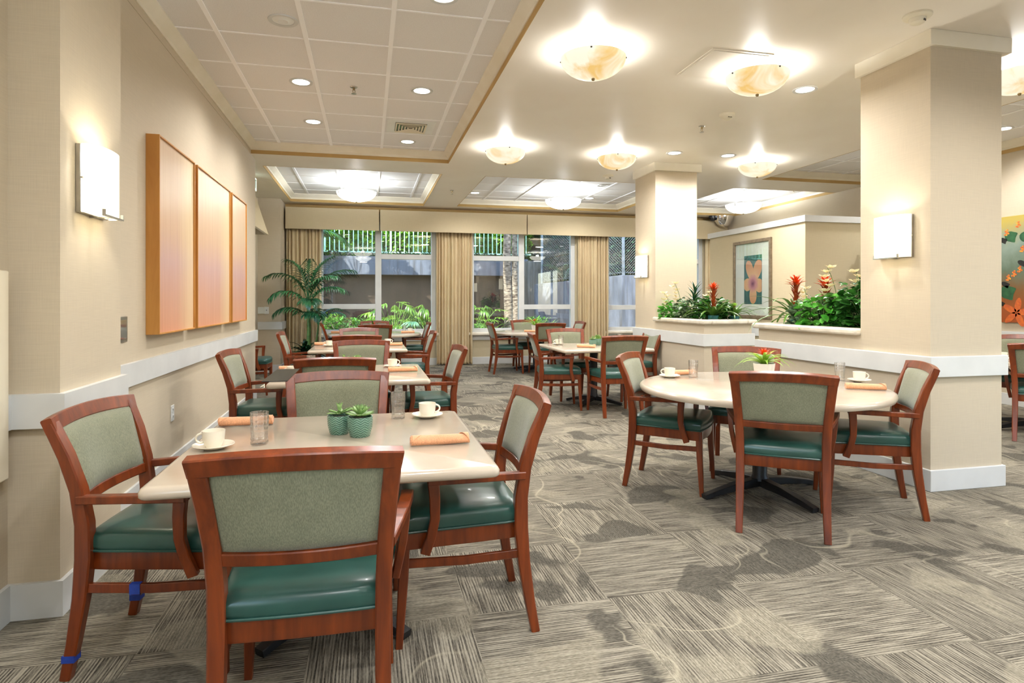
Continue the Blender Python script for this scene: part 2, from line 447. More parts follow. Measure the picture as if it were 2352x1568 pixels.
# ------------------------------------------------------------------ mesh helpers
class MB:
    def __init__(self):
        self.v = []
        self.f = []
        self.mi = []
        self.cur = 0
    def face(self, idx):
        self.f.append(tuple(idx))
        self.mi.append(self.cur)
    def box(self, x0, x1, y0, y1, z0, z1):
        b = len(self.v)
        self.v += [(x0, y0, z0), (x1, y0, z0), (x1, y1, z0), (x0, y1, z0), (x0, y0, z1), (x1, y0, z1), (x1, y1, z1), (x0, y1, z1)]
        for q in ((0, 3, 2, 1), (4, 5, 6, 7), (0, 1, 5, 4), (1, 2, 6, 5), (2, 3, 7, 6), (3, 0, 4, 7)):
            self.face([b + i for i in q])
        return self
    def rings(self, rings, close=True, cap=True):
        b = len(self.v)
        n = len(rings[0])
        for r in rings:
            self.v += [tuple(p) for p in r]
        m = n if close else n - 1
        for i in range(len(rings) - 1):
            for j in range(m):
                k = (j + 1) % n
                self.face((b + i * n + j, b + i * n + k, b + (i + 1) * n + k, b + (i + 1) * n + j))
        if cap and close:
            self.face([b + j for j in reversed(range(n))])
            self.face([b + (len(rings) - 1) * n + j for j in range(n)])
        return self
    def bar(self, path, w, h, side=(1, 0, 0), ch=0.22):
        path = [Vector(p) for p in path]
        n = len(path)
        W = w if isinstance(w, (list, tuple)) else [w] * n
        H = h if isinstance(h, (list, tuple)) else [h] * n
        rings = []
        for i, p in enumerate(path):
            t = (path[min(i + 1, n - 1)] - path[max(i - 1, 0)]).normalized()
            s = Vector(side)
            s = (s - t * s.dot(t)).normalized()
            u = t.cross(s)
            a, b2 = W[i] / 2, H[i] / 2
            c = min(a, b2) * ch
            pts = [(a, -b2 + c), (a, b2 - c), (a - c, b2), (-a + c, b2), (-a, b2 - c), (-a, -b2 + c), (-a + c, -b2), (a - c, -b2)]
            rings.append([p + s * x + u * y for x, y in pts])
        return self.rings(rings)
    def tube(self, path, r, seg=8, closed=False):
        path = [Vector(p) for p in path]
        n = len(path)
        R = r if isinstance(r, (list, tuple)) else [r] * n
        rings = []
        s = None
        for i, p in enumerate(path):
            if closed:
                t = (path[(i + 1) % n] - path[i - 1]).normalized()
            else:
                t = (path[min(i + 1, n - 1)] - path[max(i - 1, 0)]).normalized()
            if s is None:
                s = t.orthogonal()
            s = (s - t * s.dot(t)).normalized()
            u = t.cross(s)
            rings.append([p + (s * math.cos(2 * PI * k / seg) + u * math.sin(2 * PI * k / seg)) * R[i] for k in range(seg)])
        if closed:
            rings.append(rings[0])
            return self.rings(rings, cap=False)
        return self.rings(rings)
    def lathe(self, prof, seg=24, c=(0, 0, 0), cap=True, sx=1, sy=1):
        rings = []
        for r, z in prof:
            r = max(r, 0.0004)
            rings.append([(c[0] + sx * r * math.cos(2 * PI * k / seg), c[1] + sy * r * math.sin(2 * PI * k / seg), c[2] + z) for k in range(seg)])
        return self.rings(rings, cap=cap)
    def prism(self, poly, z0, z1):
        return self.rings([[(x, y, z0) for x, y in poly], [(x, y, z1) for x, y in poly]])
    def leaf(self, base, az, el, length, width, droop=0.8, n=6, fold=0.25, shape=0.5, tip=0.0, roll=0.0):
        """curved strap or blade; droop = total bend (radians) towards the ground"""
        b = len(self.v)
        p = Vector(base)
        d = Vector((math.cos(az), math.sin(az), 0))
        sd = Vector((-math.sin(az), math.cos(az), 0))
        if roll:
            sd = (sd * math.cos(roll) + Vector((0, 0, 1)) * math.sin(roll)).normalized()
        for i in range(n + 1):
            t = i / n
            e = el - droop * t
            dr = d * math.cos(e) + Vector((0, 0, 1)) * math.sin(e)
            up = sd.cross(dr)
            if up.z < 0:
                up = -up
            if shape == 'oval':
                w = width * math.sin(PI * min(1, t * 0.93 + 0.07)) ** 0.7
            else:
                w = width * min(1, (t * 4 + 0.35)) * (1 - t ** (2.2 + shape)) + tip
            self.v += [tuple(p - sd * w / 2 + up * fold * w / 2), tuple(p), tuple(p + sd * w / 2 + up * fold * w / 2)]
            p = p + dr * (length / n)
        for i in range(n):
            a = b + i * 3
            self.face((a, a + 1, a + 4, a + 3))
            self.face((a + 1, a + 2, a + 5, a + 4))
        return self
    def build(self, name, mat, parent=None, smooth=35, bevel=0, solid=0):
        me = bpy.data.meshes.new(name)
        me.from_pydata(self.v, [], self.f)
        mats = mat if isinstance(mat, (list, tuple)) else [mat]
        for m_ in mats:
            me.materials.append(m_)
        for p, i in zip(me.polygons, self.mi):
            p.material_index = i
        if smooth:
            me.shade_smooth()
            me.set_sharp_from_angle(angle=math.radians(smooth))
        me.update()
        o = bpy.data.objects.new(name, me)
        COL.objects.link(o)
        if parent:
            o.parent = parent
        if bevel:
            md = o.modifiers.new('bevel', 'BEVEL')
            md.width = bevel
            md.segments = 2
            md.limit_method = 'ANGLE'
            md.harden_normals = False
        if solid:
            md = o.modifiers.new('solid', 'SOLIDIFY')
            md.thickness = solid
        return o

def tag(o, label=None, cat=None, group=None, kind=None):
    if label: o['label'] = label
    if cat: o['category'] = cat
    if group: o['group'] = group
    if kind: o['kind'] = kind
    return o

def thing(name, label, cat, loc=(0, 0, 0), rz=0.0, group=None):
    o = bpy.data.objects.new(name, None)
    o.empty_display_size = 0.1
    COL.objects.link(o)
    o.location = loc
    o.rotation_euler = (0, 0, rz)
    return tag(o, label, cat, group)

def copy_tree(o, parent=None):
    c = o.copy()
    COL.objects.link(c)
    c.parent = parent
    for ch in list(o.children):
        copy_tree(ch, c)
    return c

used = set()
def place(proto, label, loc, rz=0.0, group=None, scale=None):
    """first call moves the source itself, later calls copy it"""
    if proto.name in used:
        o = copy_tree(proto)
    else:
        used.add(proto.name)
        o = proto
    o.location = loc
    o.rotation_euler = (0, 0, rz)
    if scale:
        o.scale = (scale,) * 3
    o['label'] = label
    if group:
        o['group'] = group
    return o

def face_to(fx, fy):
    return math.atan2(-fx, fy)

def struct(mb, name, mat, **kw):
    return tag(mb.build(name, mat, **kw), kind='structure')

# ------------------------------------------------------------------ the room
H = 3.19        # soffit height
HT = 3.335      # tile height in the raised trays
XL, XR, YF, YB = -1.45, 7.9, 12.62, -4.0

struct(MB().box(-2.4, 8.1, YB - .1, 12.8, -0.1, 0.0), 'floor', M['carpet'], smooth=0)

trays = [(-1.45, 1.07, -3.4, 8.36), (-1.42, 1.07, 9.09, 12.22), (1.72, 5.13, 9.09, 12.12), (5.90, 7.9, 9.10, 12.12), (5.93, 7.9, -3.4, 8.37)]
sof = MB()
xs = sorted(set([-2.4, 8.1] + [t[0] for t in trays] + [t[1] for t in trays]))
ys = sorted(set([YB - .1, 12.8] + [t[2] for t in trays] + [t[3] for t in trays]))
for i in range(len(xs) - 1):
    for j in range(len(ys) - 1):
        cx, cy = (xs[i] + xs[i + 1]) / 2, (ys[j] + ys[j + 1]) / 2
        if any(a < cx < b and c < cy < d for a, b, c, d in trays):
            continue
        sof.box(xs[i], xs[i + 1], ys[j], ys[j + 1], H, HT + 0.02)
sof.box(-2.4, 8.1, YB - .1, 12.8, HT + 0.02, HT + 0.25)
struct(sof, 'ceiling', M['soffit'], smooth=0)

til = MB()
grid = MB()
cro = MB()
rev = MB()
for k, (a, b, c, d) in enumerate(trays):
    til.box(a, b, c, d, HT, HT + 0.018)
    # T-bars: bold runners along the room, thin cross tees
    x = -1.10 + (0 if k < 2 else 0.15)
    while x < b:
        if x > a + .03:
            grid.box(x - .017, x + .017, c, d, HT - .008, HT)
        x += .638
    y = 4.33 - 0.64 * 13 + (0 if k in (0, 4) else .35)
    while y < d:
        if y > c + .03:
            grid.box(a, b, y - .009, y + .009, HT - .004, HT)
        y += .64
    # reveal strip and sloped crown round the tray
    w, z0, z1 = .07, H + .045, HT
    e = .004
    rev.box(a, b, d - e, d + .001, H - .002, z0)
    rev.box(a, b, c - .001, c + e, H - .002, z0)
    if k: rev.box(a - .001, a + e, c, d, H - .002, z0)
    else: struct(MB().box(a - .001, a + e, c, d, H - .012, z0), 'trim_17', M['wall'], smooth=0)
    rev.box(b - e, b + .001, c, d, H - .002, z0)
    o0 = [(a, c), (b, c), (b, d), (a, d)]
    i0 = [(a + w, c + w), (b - w, c + w), (b - w, d - w), (a + w, d - w)]
    s0 = [(a + .012, c + .012), (b - .012, c + .012), (b - .012, d - .012), (a + .012, d - .012)]
    cro.rings([[(x_, y_, z0) for x_, y_ in o0], [(x_, y_, z0) for x_, y_ in s0], [(x_, y_, z0 + .03) for x_, y_ in s0], [(x_, y_, z1 - .012) for x_, y_ in i0], [(x_, y_, z1) for x_, y_ in i0]], cap=False)
struct(til, 'ceiling_tiles', M['tile'], smooth=0)
struct(grid, 'trim_1', M['tbar'], smooth=0)
struct(cro, 'trim_2', M['crown'], smooth=0)
struct(rev, 'trim_3', M['tan'], smooth=0)

# walls
w = MB()
w.box(XL - .25, XL, .3, 8.69, 0, HT); w.box(XL - .25, XL, YB, -3.3, 0, HT)
w.box(XL - .25, XL, -3.3, .3, 0, .6); w.box(XL - .25, XL, -3.3, .3, 2.7, HT)
struct(w, 'wall_left', M['wall'], smooth=0)
struct(MB().box(XL - .02, -1.26, 2.95, 3.60, 0, HT), 'wall_left_pilaster', M['wall'], smooth=0)
a = MB()                                      # alcove beyond the left wall, with a window in it
a.box(-2.1, -1.95, 8.69, 9.2, 0, H); a.box(-2.1, -1.95, 10.9, 11.95, 0, H)
a.box(-2.1, -1.95, 9.2, 10.9, 0, .8); a.box(-2.1, -1.95, 9.2, 10.9, 2.35, H)
a.box(-2.1, XL - .25, 8.55, 8.69, 0, H)
a.box(-2.1, -1.56, 11.95, 12.8, 0, H)
struct(a, 'wall_left_alcove', M['wall'], smooth=0)
fw = MB()
wins = [(-.95, 1.355), (2.06, 4.357), (5.06, 7.415)]
edges = [-2.1] + [v for p in wins for v in p] + [8.05]
for i in range(0, len(edges), 2):
    fw.box(edges[i], edges[i + 1], YF, 12.78, 0, H)
for a0, b0 in wins:
    fw.box(a0, b0, YF, 12.78, 0, .60)
    fw.box(a0, b0, YF, 12.78, 2.9, H)
struct(fw, 'wall_far', M['wall_end'], smooth=0)
w = MB()
w.box(XR, XR + .15, 1.6, 12.78, 0, HT); w.box(XR, XR + .15, YB, -3.4, 0, HT)
w.box(XR, XR + .15, -3.4, 1.6, 0, .6); w.box(XR, XR + .15, -3.4, 1.6, 2.7, HT)
struct(w, 'wall_right', M['wall'], smooth=0)
struct(MB().box(-1.8, 8.05, YB - .15, YB, 0, HT), 'wall_back', M['wall'], smooth=0)
struct(MB().box(XL - 2.0, XL - .25, YB - .5, 1.2, HT, HT + .15), 'added_eaves_left', M['trim'], smooth=0)   # unseen eaves added to keep direct sun out of the side windows
struct(MB().box(XR + .15, XR + 1.6, YB - .5, 2.4, HT, HT + .15), 'added_eaves_right', M['trim'], smooth=0)
struct(MB().box(-22, 26, -22, 12.7, -.3, -.11), 'ground_terrace', M['garden_wall'], smooth=0)
pt = MB()
pt.box(5.72, 5.86, 7.14, 9.50, 0, 2.40); pt.box(5.86, XR, 7.14, 7.28, 0, 2.40)
struct(pt, 'wall_partition', M['wall_end'], smooth=0)
pc = MB()
pc.box(5.69, 5.89, 7.31, 9.53, 2.38, 2.465); pc.box(5.69, XR, 7.11, 7.31, 2.38, 2.465)
struct(pc, 'trim_4', M['trim'], smooth=0)
# columns and the low planter walls between them
C0, C1 = 3.79, 4.41
struct(MB().box(C0, C1, 3.48, 4.10, 0, H), 'wall_near_column', M['wall'], smooth=0)
struct(MB().box(C0, C1, 7.66, 8.30, 0, H), 'wall_far_column', M['wall'], smooth=0)
def planter(y0, y1, name):
    m = MB()
    m.box(C0, C0 + .06, y0, y1, 0, 1.045); m.box(C1 - .06, C1, y0, y1, 0, 1.045)
    m.box(C0 + .06, C1 - .06, y0, y0 + .06, 0, 1.045); m.box(C0 + .06, C1 - .06, y1 - .06, y1, 0, 1.045)
    m.box(C0 + .06, C1 - .06, y0 + .06, y1 - .06, 0, 1.01)
    return struct(m, name, M['wall'], smooth=0)
planter(4.10, 5.40, 'wall_near_planter')
planter(6.42, 7.66, 'wall_far_planter')
def cap_ring(y0, y1, o_y0, o_y1):
    m = MB()
    a, b = C0 - .05, C1 + .05
    A, B = y0 - o_y0, y1 + o_y1
    m.box(a, C0 + .075, A, B, 1.045, 1.10); m.box(C1 - .075, b, A, B, 1.045, 1.10)
    m.box(C0 + .075, C1 - .075, y0 - o_y0, y0 + .075, 1.045, 1.10)
    m.box(C0 + .075, C1 - .075, y1 - .075, y1 + o_y1, 1.045, 1.10)
    return m
def rail_ring(x0, x1, y0, y1, z0, z1, t):
    m = MB()
    m.box(x0 - t, x1 + t, y0 - t, y1 + t, z0, z1)
    return m
struct(cap_ring(4.10, 5.40, 0, .05), 'trim_5', M['stone'], bevel=.018)
struct(cap_ring(6.42, 7.66, .05, 0), 'trim_6', M['stone'], bevel=.018)
sl = MB()
sl.box(C0 + .06, C1 - .06, 4.16, 5.34, 1.01, 1.035)
struct(sl, 'planter_bed_near', M['soil'], smooth=0)
struct(MB().box(C0 + .06, C1 - .06, 6.48, 7.60, 1.01, 1.035), 'planter_bed_far', M['soil'], smooth=0)

# chair rails, baseboards and crowns
RZ0, RZ1, RT = .79, .932, .028
r = MB()
r.box(XL, XL + RT, 3.60 + RT, 8.69, RZ0, RZ1); r.box(XL - .25, XL + RT, 8.69, 8.72, RZ0, RZ1)
r.box(XL, XL + RT, .3, 2.95 - RT, RZ0, RZ1)
r.box(XL, -1.26 + RT, 2.95 - RT, 3.60 + RT, RZ0, RZ1)
struct(r, 'trim_7', M['trim'], smooth=0)
r = MB()
r.box(-1.95, -1.56 + RT, 11.95 - RT, 11.95, RZ0, RZ1); r.box(-1.56, -1.56 + RT, 11.95, YF, RZ0, RZ1)
struct(r, 'trim_8', M['trim'], smooth=0, bevel=.004)
r = MB()
r.box(C0 - RT, C1 + RT, 3.48 - RT, 5.40 + RT, RZ0, RZ1)
struct(r, 'trim_9', M['trim'], smooth=0, bevel=.004)
struct(MB().box(C0 - RT, C1 + RT, 6.42 - RT, 8.30 + RT, RZ0, RZ1), 'trim_10', M['trim'], smooth=0, bevel=.004)
r = MB()
r.box(5.72 - RT, 5.72, 7.14, 9.5 + RT, RZ0, RZ1); r.box(5.72 - RT, XR, 7.14 - RT, 7.14, RZ0, RZ1)
r.box(XR - RT, XR, 1.6, 7.14, RZ0, RZ1)
struct(r, 'trim_11', M['trim'], smooth=0)
bt, bh = .018, .148
b = MB()
b.box(XL, XL + bt, 3.60 + bt, 8.70, 0, bh); b.box(XL, XL + bt, YB, 2.95 - bt, 0, bh)
b.box(XL, -1.26 + bt, 2.95 - bt, 3.60 + bt, 0, bh)
struct(b, 'baseboard_left', M['trim'], smooth=0)
b = MB()
b.box(-1.95, -1.56 + bt, 11.95 - bt, 11.95, 0, bh); b.box(-1.56, -1.56 + bt, 11.95, YF, 0, bh)
b.box(-1.56, XR, YF - bt, YF, 0, bh)
struct(b, 'baseboard_far', M['trim'], smooth=0, bevel=.004)
b = MB()
b.box(XR - bt, XR, YB, 12.6, 0, bh)
struct(b, 'baseboard_right', M['trim'], smooth=0, bevel=.004)
struct(MB().box(C0 - bt, C1 + bt, 3.48 - bt, 5.40 + bt, 0, bh), 'baseboard_near_planter', M['trim'], smooth=0, bevel=.004)
struct(MB().box(C0 - bt, C1 + bt, 6.42 - bt, 8.30 + bt, 0, bh), 'baseboard_far_planter', M['trim'], smooth=0, bevel=.004)
b = MB()
b.box(5.72 - bt, 5.72, 7.14, 9.5 + bt, 0, bh); b.box(5.72 - bt, XR, 7.14 - bt, 7.14, 0, bh)
struct(b, 'baseboard_partition', M['trim'], smooth=0, bevel=.004)
for n_, (y0, y1) in (('trim_12', (3.48, 4.10)), ('trim_13', (7.66, 8.30))):
    struct(MB().box(C0 - .03, C1 + .06, y0 - .03, y1 + .03, H - .11, H), n_, M['crown'], smooth=0, bevel=.004)

# windows in the far wall
def window(n, x0, x1, mull, tr_left, tr_right):
    e = thing('window_%d' % n, None, None, ((x0 + x1) / 2, 12.7, 0))
    e['kind'] = 'structure'
    cx = (x0 + x1) / 2
    def P(m, name, mat, **kw):
        m.v = [(x - cx, y - 12.7, z) for x, y, z in m.v]
        return m.build(name, mat, e, **kw)
    f = MB()
    f.box(x0, x0 + .09, 12.64, 12.74, .66, 2.92); f.box(x1 - .09, x1, 12.64, 12.74, .66, 2.92)
    f.box(x0, x1, 12.64, 12.74, 2.82, 2.92); f.box(x0 + .09, x1 - .09, 12.64, 12.74, .66, .74)
    P(f, 'frame', M['trim'], smooth=0, bevel=.004)
    P(MB().box(mull - .06, mull + .06, 12.645, 12.735, .70, 2.84), 'mullion', M['trim'], smooth=0, bevel=.004)
    for (a, b), zz in (((x0 + .09, mull - .06), tr_left), ((mull + .06, x1 - .09), tr_right)):
        P(MB().box(a, b, 12.65, 12.73, zz, zz + .1), 'transom', M['trim'], smooth=0, bevel=.004)
        P(MB().box(a, b, 12.688, 12.694, .74, zz), 'pane', M['pane'], smooth=0)
        P(MB().box(a, b, 12.688, 12.694, zz + .1, 2.82), 'pane', M['pane'], smooth=0)
    P(MB().box(x0 - .06, x1 + .06, 12.50, 12.66, .60, .665), 'sill', M['stone'], smooth=0, bevel=.02)
    P(MB().box(x0 - .03, x1 + .03, 12.595, 12.62, .50, .60), 'apron', M['trim'], smooth=0, bevel=.003)
window(1, -.95, 1.355, .205, 1.15, 2.155)
window(2, 2.06, 4.357, 3.172, 2.155, 1.135)
window(3, 5.06, 7.415, 6.24, 1.12, 2.155)
for n_, wx, a0, b0 in ((5, XL - .12, -3.3, .3), (6, XR + .08, -3.4, 1.6)):          # unseen side windows behind the viewer; the right one added for more daylight
    e = thing('window_%d' % n_, None, None, (wx, (a0 + b0) / 2, 0)); e['kind'] = 'structure'
    h_ = (b0 - a0) / 2
    f = MB(); f.box(-.04, .04, -h_, -h_ + .07, .6, 2.7); f.box(-.04, .04, h_ - .07, h_, .6, 2.7); f.box(-.04, .04, -.04, .04, .67, 2.63)
    f.box(-.039, .039, -h_, h_, .6, .67); f.box(-.039, .039, -h_, h_, 2.63, 2.7)
    f.build('frame', M['trim'], e, smooth=0)
    for q0, q1 in ((-h_ + .07, -.04), (.04, h_ - .07)):
        MB().box(-.003, .003, q0, q1, .67, 2.63).build('pane', M['pane'], e, smooth=0)
e = thing('window_4', None, None, (-2.0, 10.05, 0)); e['kind'] = 'structure'
f = MB()
f.box(-.04, .03, -.85, -.78, .8, 2.35); f.box(-.04, .03, .78, .85, .8, 2.35); f.box(-.04, .03, -.78, .78, .8, .88); f.box(-.04, .03, -.78, .78, 2.27, 2.35)
f.build('frame', M['trim'], e, smooth=0)
MB().box(-.004, .004, -.78, .78, .88, 2.27).build('pane', M['pane'], e, smooth=0)

# ------------------------------------------------------------------ lamps
def light(name, kind, loc, power, parent, color=(1, .96, .90), size=.1, rot=(0, 0, 0), spread=None, spot=None, shape='DISK'):
    d = bpy.data.lights.new(name, kind)
    d.energy = power * EMI
    d.color = color
    if kind == 'AREA':
        d.shape = shape
        d.size = size
        if spread: d.spread = spread
    elif kind == 'SPOT':
        d.shadow_soft_size = size
        d.spot_size = spot
        d.spot_blend = .7
    else:
        d.shadow_soft_size = size
    o = bpy.data.objects.new(name, d)
    COL.objects.link(o)
    o.parent = parent
    o.location = loc
    o.rotation_euler = rot
    return o

def bowl_profile(R, depth, t=.008, n=9):
    out = [(R * math.sin(PI / 2 * i / n), -depth * math.cos(PI / 2 * i / n)) for i in range(n + 1)]
    inn = [((R - t) * math.sin(PI / 2 * i / n), -(depth - t) * math.cos(PI / 2 * i / n)) for i in range(n, -1, -1)]
    return out + inn

def alabaster():
    t = thing('ceiling_bowl_light', '', 'ceiling light')
    MB().lathe(bowl_profile(.245, .15), 36, (0, 0, -.055)).build('bowl', M['alab'], t)
    MB().lathe([(.001, .0), (.07, 0), (.07, -.012), (.001, -.012)], 24).build('ceiling_plate', M['trim'], t)
    st = MB()
    st.tube([(0, 0, -.01), (0, 0, -.2)], .006)
    st.build('stem', M['brass'], t)
    MB().lathe([(.001, -.225), (.010, -.222), (.014, -.21), (.008, -.2), (.001, -.2)], 12).build('finial', M['brass'], t)
    for k in range(4):
        a_ = PI / 4 + k * PI / 2
        MB().lathe([(.001, -.006), (.007, -.004), (.007, .004), (.001, .006)], 10, (.243 * math.cos(a_), .243 * math.sin(a_), -.066)).build('pin', M['darkpl'], t)
    light('bulb', 'POINT', (0, 0, -.085), 17, t, (1, .98, .94), .05)
    light('bulb', 'AREA', (0, 0, -.24), 14, t, (1, .98, .95), .22)  # extra area light under the bowl, added for floor light and bounce
    return t

def pendant():
    t = thing('pendant_bowl_light', '', 'pendant light')
    MB().lathe([(.001, 0), (.065, 0), (.065, -.018), (.02, -.03), (.001, -.03)], 24).build('canopy', M['plastic'], t)
    MB().tube([(0, 0, -.02), (0, 0, -.20)], .009).build('rod', M['steel'], t)
    MB().lathe(bowl_profile(.33, .165), 40, (0, 0, -.185)).build('bowl', M['lampw'], t)
    MB().lathe([(.001, -.372), (.012, -.368), (.016, -.35), (.001, -.345)], 12).build('finial', M['brass'], t)
    for k in range(3):
        a_ = PI / 2 + k * 2 * PI / 3
        c_, s_ = math.cos(a_), math.sin(a_)
        MB().bar([(.30 * c_, .30 * s_, -.18), (.338 * c_, .338 * s_, -.185), (.325 * c_, .325 * s_, -.24)], .014, .006, (-s_, c_, 0)).build('clip', M['steel'], t)
    light('bulb', 'POINT', (0, 0, -.17), 42, t, (.88, .94, 1), .06)
    light('bulb', 'AREA', (0, 0, -.375), 12, t, (.95, .98, 1), .3)
    return t

def downlight(lit=True, power=14):
    t = thing('recessed_downlight', '', 'downlight')
    MB().lathe([(.075, -.001), (.105, -.001), (.102, -.009), (.078, -.006), (.075, -.001)], 28, cap=False).build('trim_ring', M['trim'], t)
    if lit:
        MB().lathe([(.001, -.0035), (.076, -.0035), (.076, -.001), (.001, -.001)], 24).build('lens', M['bulb'], t)
        light('bulb', 'SPOT', (0, 0, -.02), power * 3.9, t, (1, .985, .975), .06, spot=math.radians(158))
    else:
        MB().lathe([(.001, -.004), (.035, -.012), (.05, -.004), (.076, -.002), (.076, -.001), (.001, -.001)], 24).build('eyeball', M['whiteplastic'], t)
    return t

G_AL = 'alabaster bowl lights on the soffit'
al = alabaster()
for (x, y, lab) in ((1.645, 4.35, 'large alabaster bowl light on the soffit, nearest the tiled ceiling edge'),
                    (3.06, 4.38, 'alabaster bowl light beside the square ceiling access panel'),
                    (1.63, 7.30, 'small far alabaster bowl light, leftmost of the back row of three'),
                    (3.08, 7.30, 'small far alabaster bowl light in front of the far column, middle of the back row'),
                    (5.10, 7.30, 'small far alabaster bowl light right of the far column'),
                    (5.10, 3.88, 'alabaster bowl light half hidden behind the top of the near column'),
                    ):
    o = place(al, lab, (x, y, H), random.uniform(0, 6), G_AL)
G_PD = 'white bowl pendants in the far ceiling trays'
pd = pendant()
for (x, y, lab) in ((-.187, 10.7, 'white glass bowl pendant in the left far ceiling tray'),
                    (3.47, 10.7, 'white glass bowl pendant in the middle far ceiling tray'),
                    (7.0, 10.45, 'white glass bowl pendant right of the far column, above the partition'),
                    (-.187, 1.1, 'added unseen bowl pendant over the near end of the left ceiling tray, behind the viewer'),  # this and the next two are added out of view to uplight the tiles
                    (-.187, -1.6, 'added unseen bowl pendant deep behind the viewer in the left ceiling tray'),
                    (6.9, .6, 'added unseen bowl pendant behind the viewer in the right ceiling tray')):
    place(pd, lab, (x, y, HT), 0, G_PD)
G_DL = 'recessed downlights'
dl = downlight()
DLS = [(-.60, 5.96, HT, 'lit downlight in the tiled ceiling, left of the near sprinkler'),
       (.505, 5.945, HT, 'lit downlight in the tiled ceiling, right of the near sprinkler'),
       (-.60, 7.25, HT, 'lit downlight in the tiled ceiling, left of the square air vent'),
       (.489, 7.89, HT, 'lit downlight in the tiled ceiling just beyond the square air vent'),
       (.486, 4.07, HT, 'lit downlight cut off by the top edge of the photo'),
       (3.77, 4.71, H, 'lit soffit downlight beside the near column and an alabaster bowl'),
       (3.78, 7.11, H, 'lit soffit downlight directly in front of the far column'),
       (4.52, 7.08, H, 'lit soffit downlight between the far column and the right small alabaster bowl'),
       (6.95, 6.9, HT, 'downlight in the right raised ceiling seen left of the near column'),
       (7.25, 5.7, HT, 'lit downlight in the raised ceiling right of the near column'),
       (1.95, 11.35, HT, 'small downlight at the left end of the middle far tray'),
       (4.25, 11.45, HT, 'small downlight at the right end of the middle far tray'),
       (6.35, 11.3, HT, 'small downlight in the right far tray, left of its pendant')]
for x, y, z_, lab in DLS:
    place(dl, lab, (x, y, z_), 0, G_DL)
# unseen downlights added behind the camera to brighten the near end
for (x, y, z_) in ((-.6, 4.07, HT), (.49, .9, HT), (.49, -1.8, HT),
                   (2.4, 2.0, H), (3.77, 2.3, H), (2.4, 0.0, H), (3.77, 0.0, H), (2.4, -2.0, H), (5.1, 2, H), (5.1, -.5, H), (7.0, 3.6, HT), (7.0, 1.5, HT), (7.0, -1, HT)):
    if (x, y) == (-.6, 4.07): continue
    place(dl, 'added unseen downlight over the near end of the room, behind the viewer', (x, y, z_), 0, G_DL)
off = downlight(False)
place(off, 'unlit eyeball downlight in the nearest row of ceiling tiles', (-.594, 4.68, HT))
off2 = copy_tree(off); off2.location = (4.0, 10.1, HT); off2['label'] = 'round white ceiling speaker beside the vent in the middle far tray'; off2.name = 'ceiling_speaker'; off2['category'] = 'speaker'

def sconce(R_w, hgt, dep, name='wall_sconce'):
    """local: wall plane y=0, glass projects towards -y"""
    t = thing(name, '', 'wall light')
    g = MB()
    n = 14
    out, inn = [], []
    for i in range(n + 1):
        a_ = PI * i / n
        # gently curved shade standing off the wall
        x = -R_w * math.cos(a_)
        y = -.03 - dep * math.sin(a_) ** .7
        out.append((x, y)); inn.append((x * .975, y + .006))
    poly = out + inn[::-1]
    g.prism(poly, -hgt / 2, hgt / 2)
    g.build('shade', M['sconceg'], t)
    MB().box(-R_w + .004, R_w - .004, -.022, 0, -hgt / 2, hgt / 2).build('backplate', M['steel'], t, bevel=.003)
    br = MB()
    zb = -hgt / 2 - .008
    br.box(-R_w * .72, R_w * .72, -.03 - dep - .004, -.03 - dep + .008, zb, zb + .008)
    br.box(-R_w * .72, -R_w * .72 + .008, -.03 - dep - .004, -.03 - dep + .008, zb, zb + .03)
    br.box(R_w * .72 - .008, R_w * .72, -.03 - dep - .004, -.03 - dep + .008, zb, zb + .03)
    br.box(-.006, .006, -.03 - dep, 0, zb, zb + .006)
    br.build('bracket', M['steel'], t)
    for q in (-1, 1):
        MB().box(q * R_w - .012, q * R_w + .012, -.034, -.026, -.004, .004).build('side_clip', M['steel'], t)
    light('bulb', 'POINT', (0, -.06, .03), 7, t, (1, .95, .82), .03)
    return t
sc_ = sconce(.152, .305, .07)
place(sc_, 'lit curved white glass sconce on the pilaster of the left wall', (-1.26, 3.235, 1.865), PI / 2, 'white glass wall sconces')
place(sc_, 'lit white glass sconce on the side of the near column', (C0, 3.76, 1.785), -PI / 2, 'white glass wall sconces')
place(sc_, 'lit white glass sconce on the side of the far column', (C0, 8.01, 1.795), -PI / 2, 'white glass wall sconces')

# ceiling fittings
def sprinkler():
    t = thing('fire_sprinkler', '', 'sprinkler')
    MB().lathe([(.001, 0), (.035, 0), (.028, -.008), (.001, -.012)], 18).build('escutcheon', M['steel'], t)
    m = MB()
    m.tube([(0, 0, -.01), (0, 0, -.03)], .011)
    m.tube([(.008, 0, -.03), (.012, 0, -.045), (0, 0, -.062)], .003, 6)
    m.tube([(-.008, 0, -.03), (-.012, 0, -.045), (0, 0, -.062)], .003, 6)
    m.build('head', M['brass'], t)
    MB().lathe([(.001, -.062), (.024, -.062), (.024, -.066), (.001, -.066)], 16).build('deflector', M['steel'], t)
    return t
sp = sprinkler()
for x, y, z_, lab in ((-.128, 5.99, HT, 'chrome fire sprinkler hanging from the tiled ceiling between two downlights'),
                      (3.49, 5.96, H, 'fire sprinkler on the soffit beyond the round motion sensor'),
                      (1.39, 10.39, H, 'fire sprinkler on the soffit strip between the two far trays'),
                      (-1.72, 10.05, H, 'fire sprinkler above the exit sign by the left wall end'),
                      (7.45, 9.6, HT, 'fire sprinkler in the right far tray, right of the pendant')):
    place(sp, lab, (x, y, z_), .3, 'fire sprinklers')
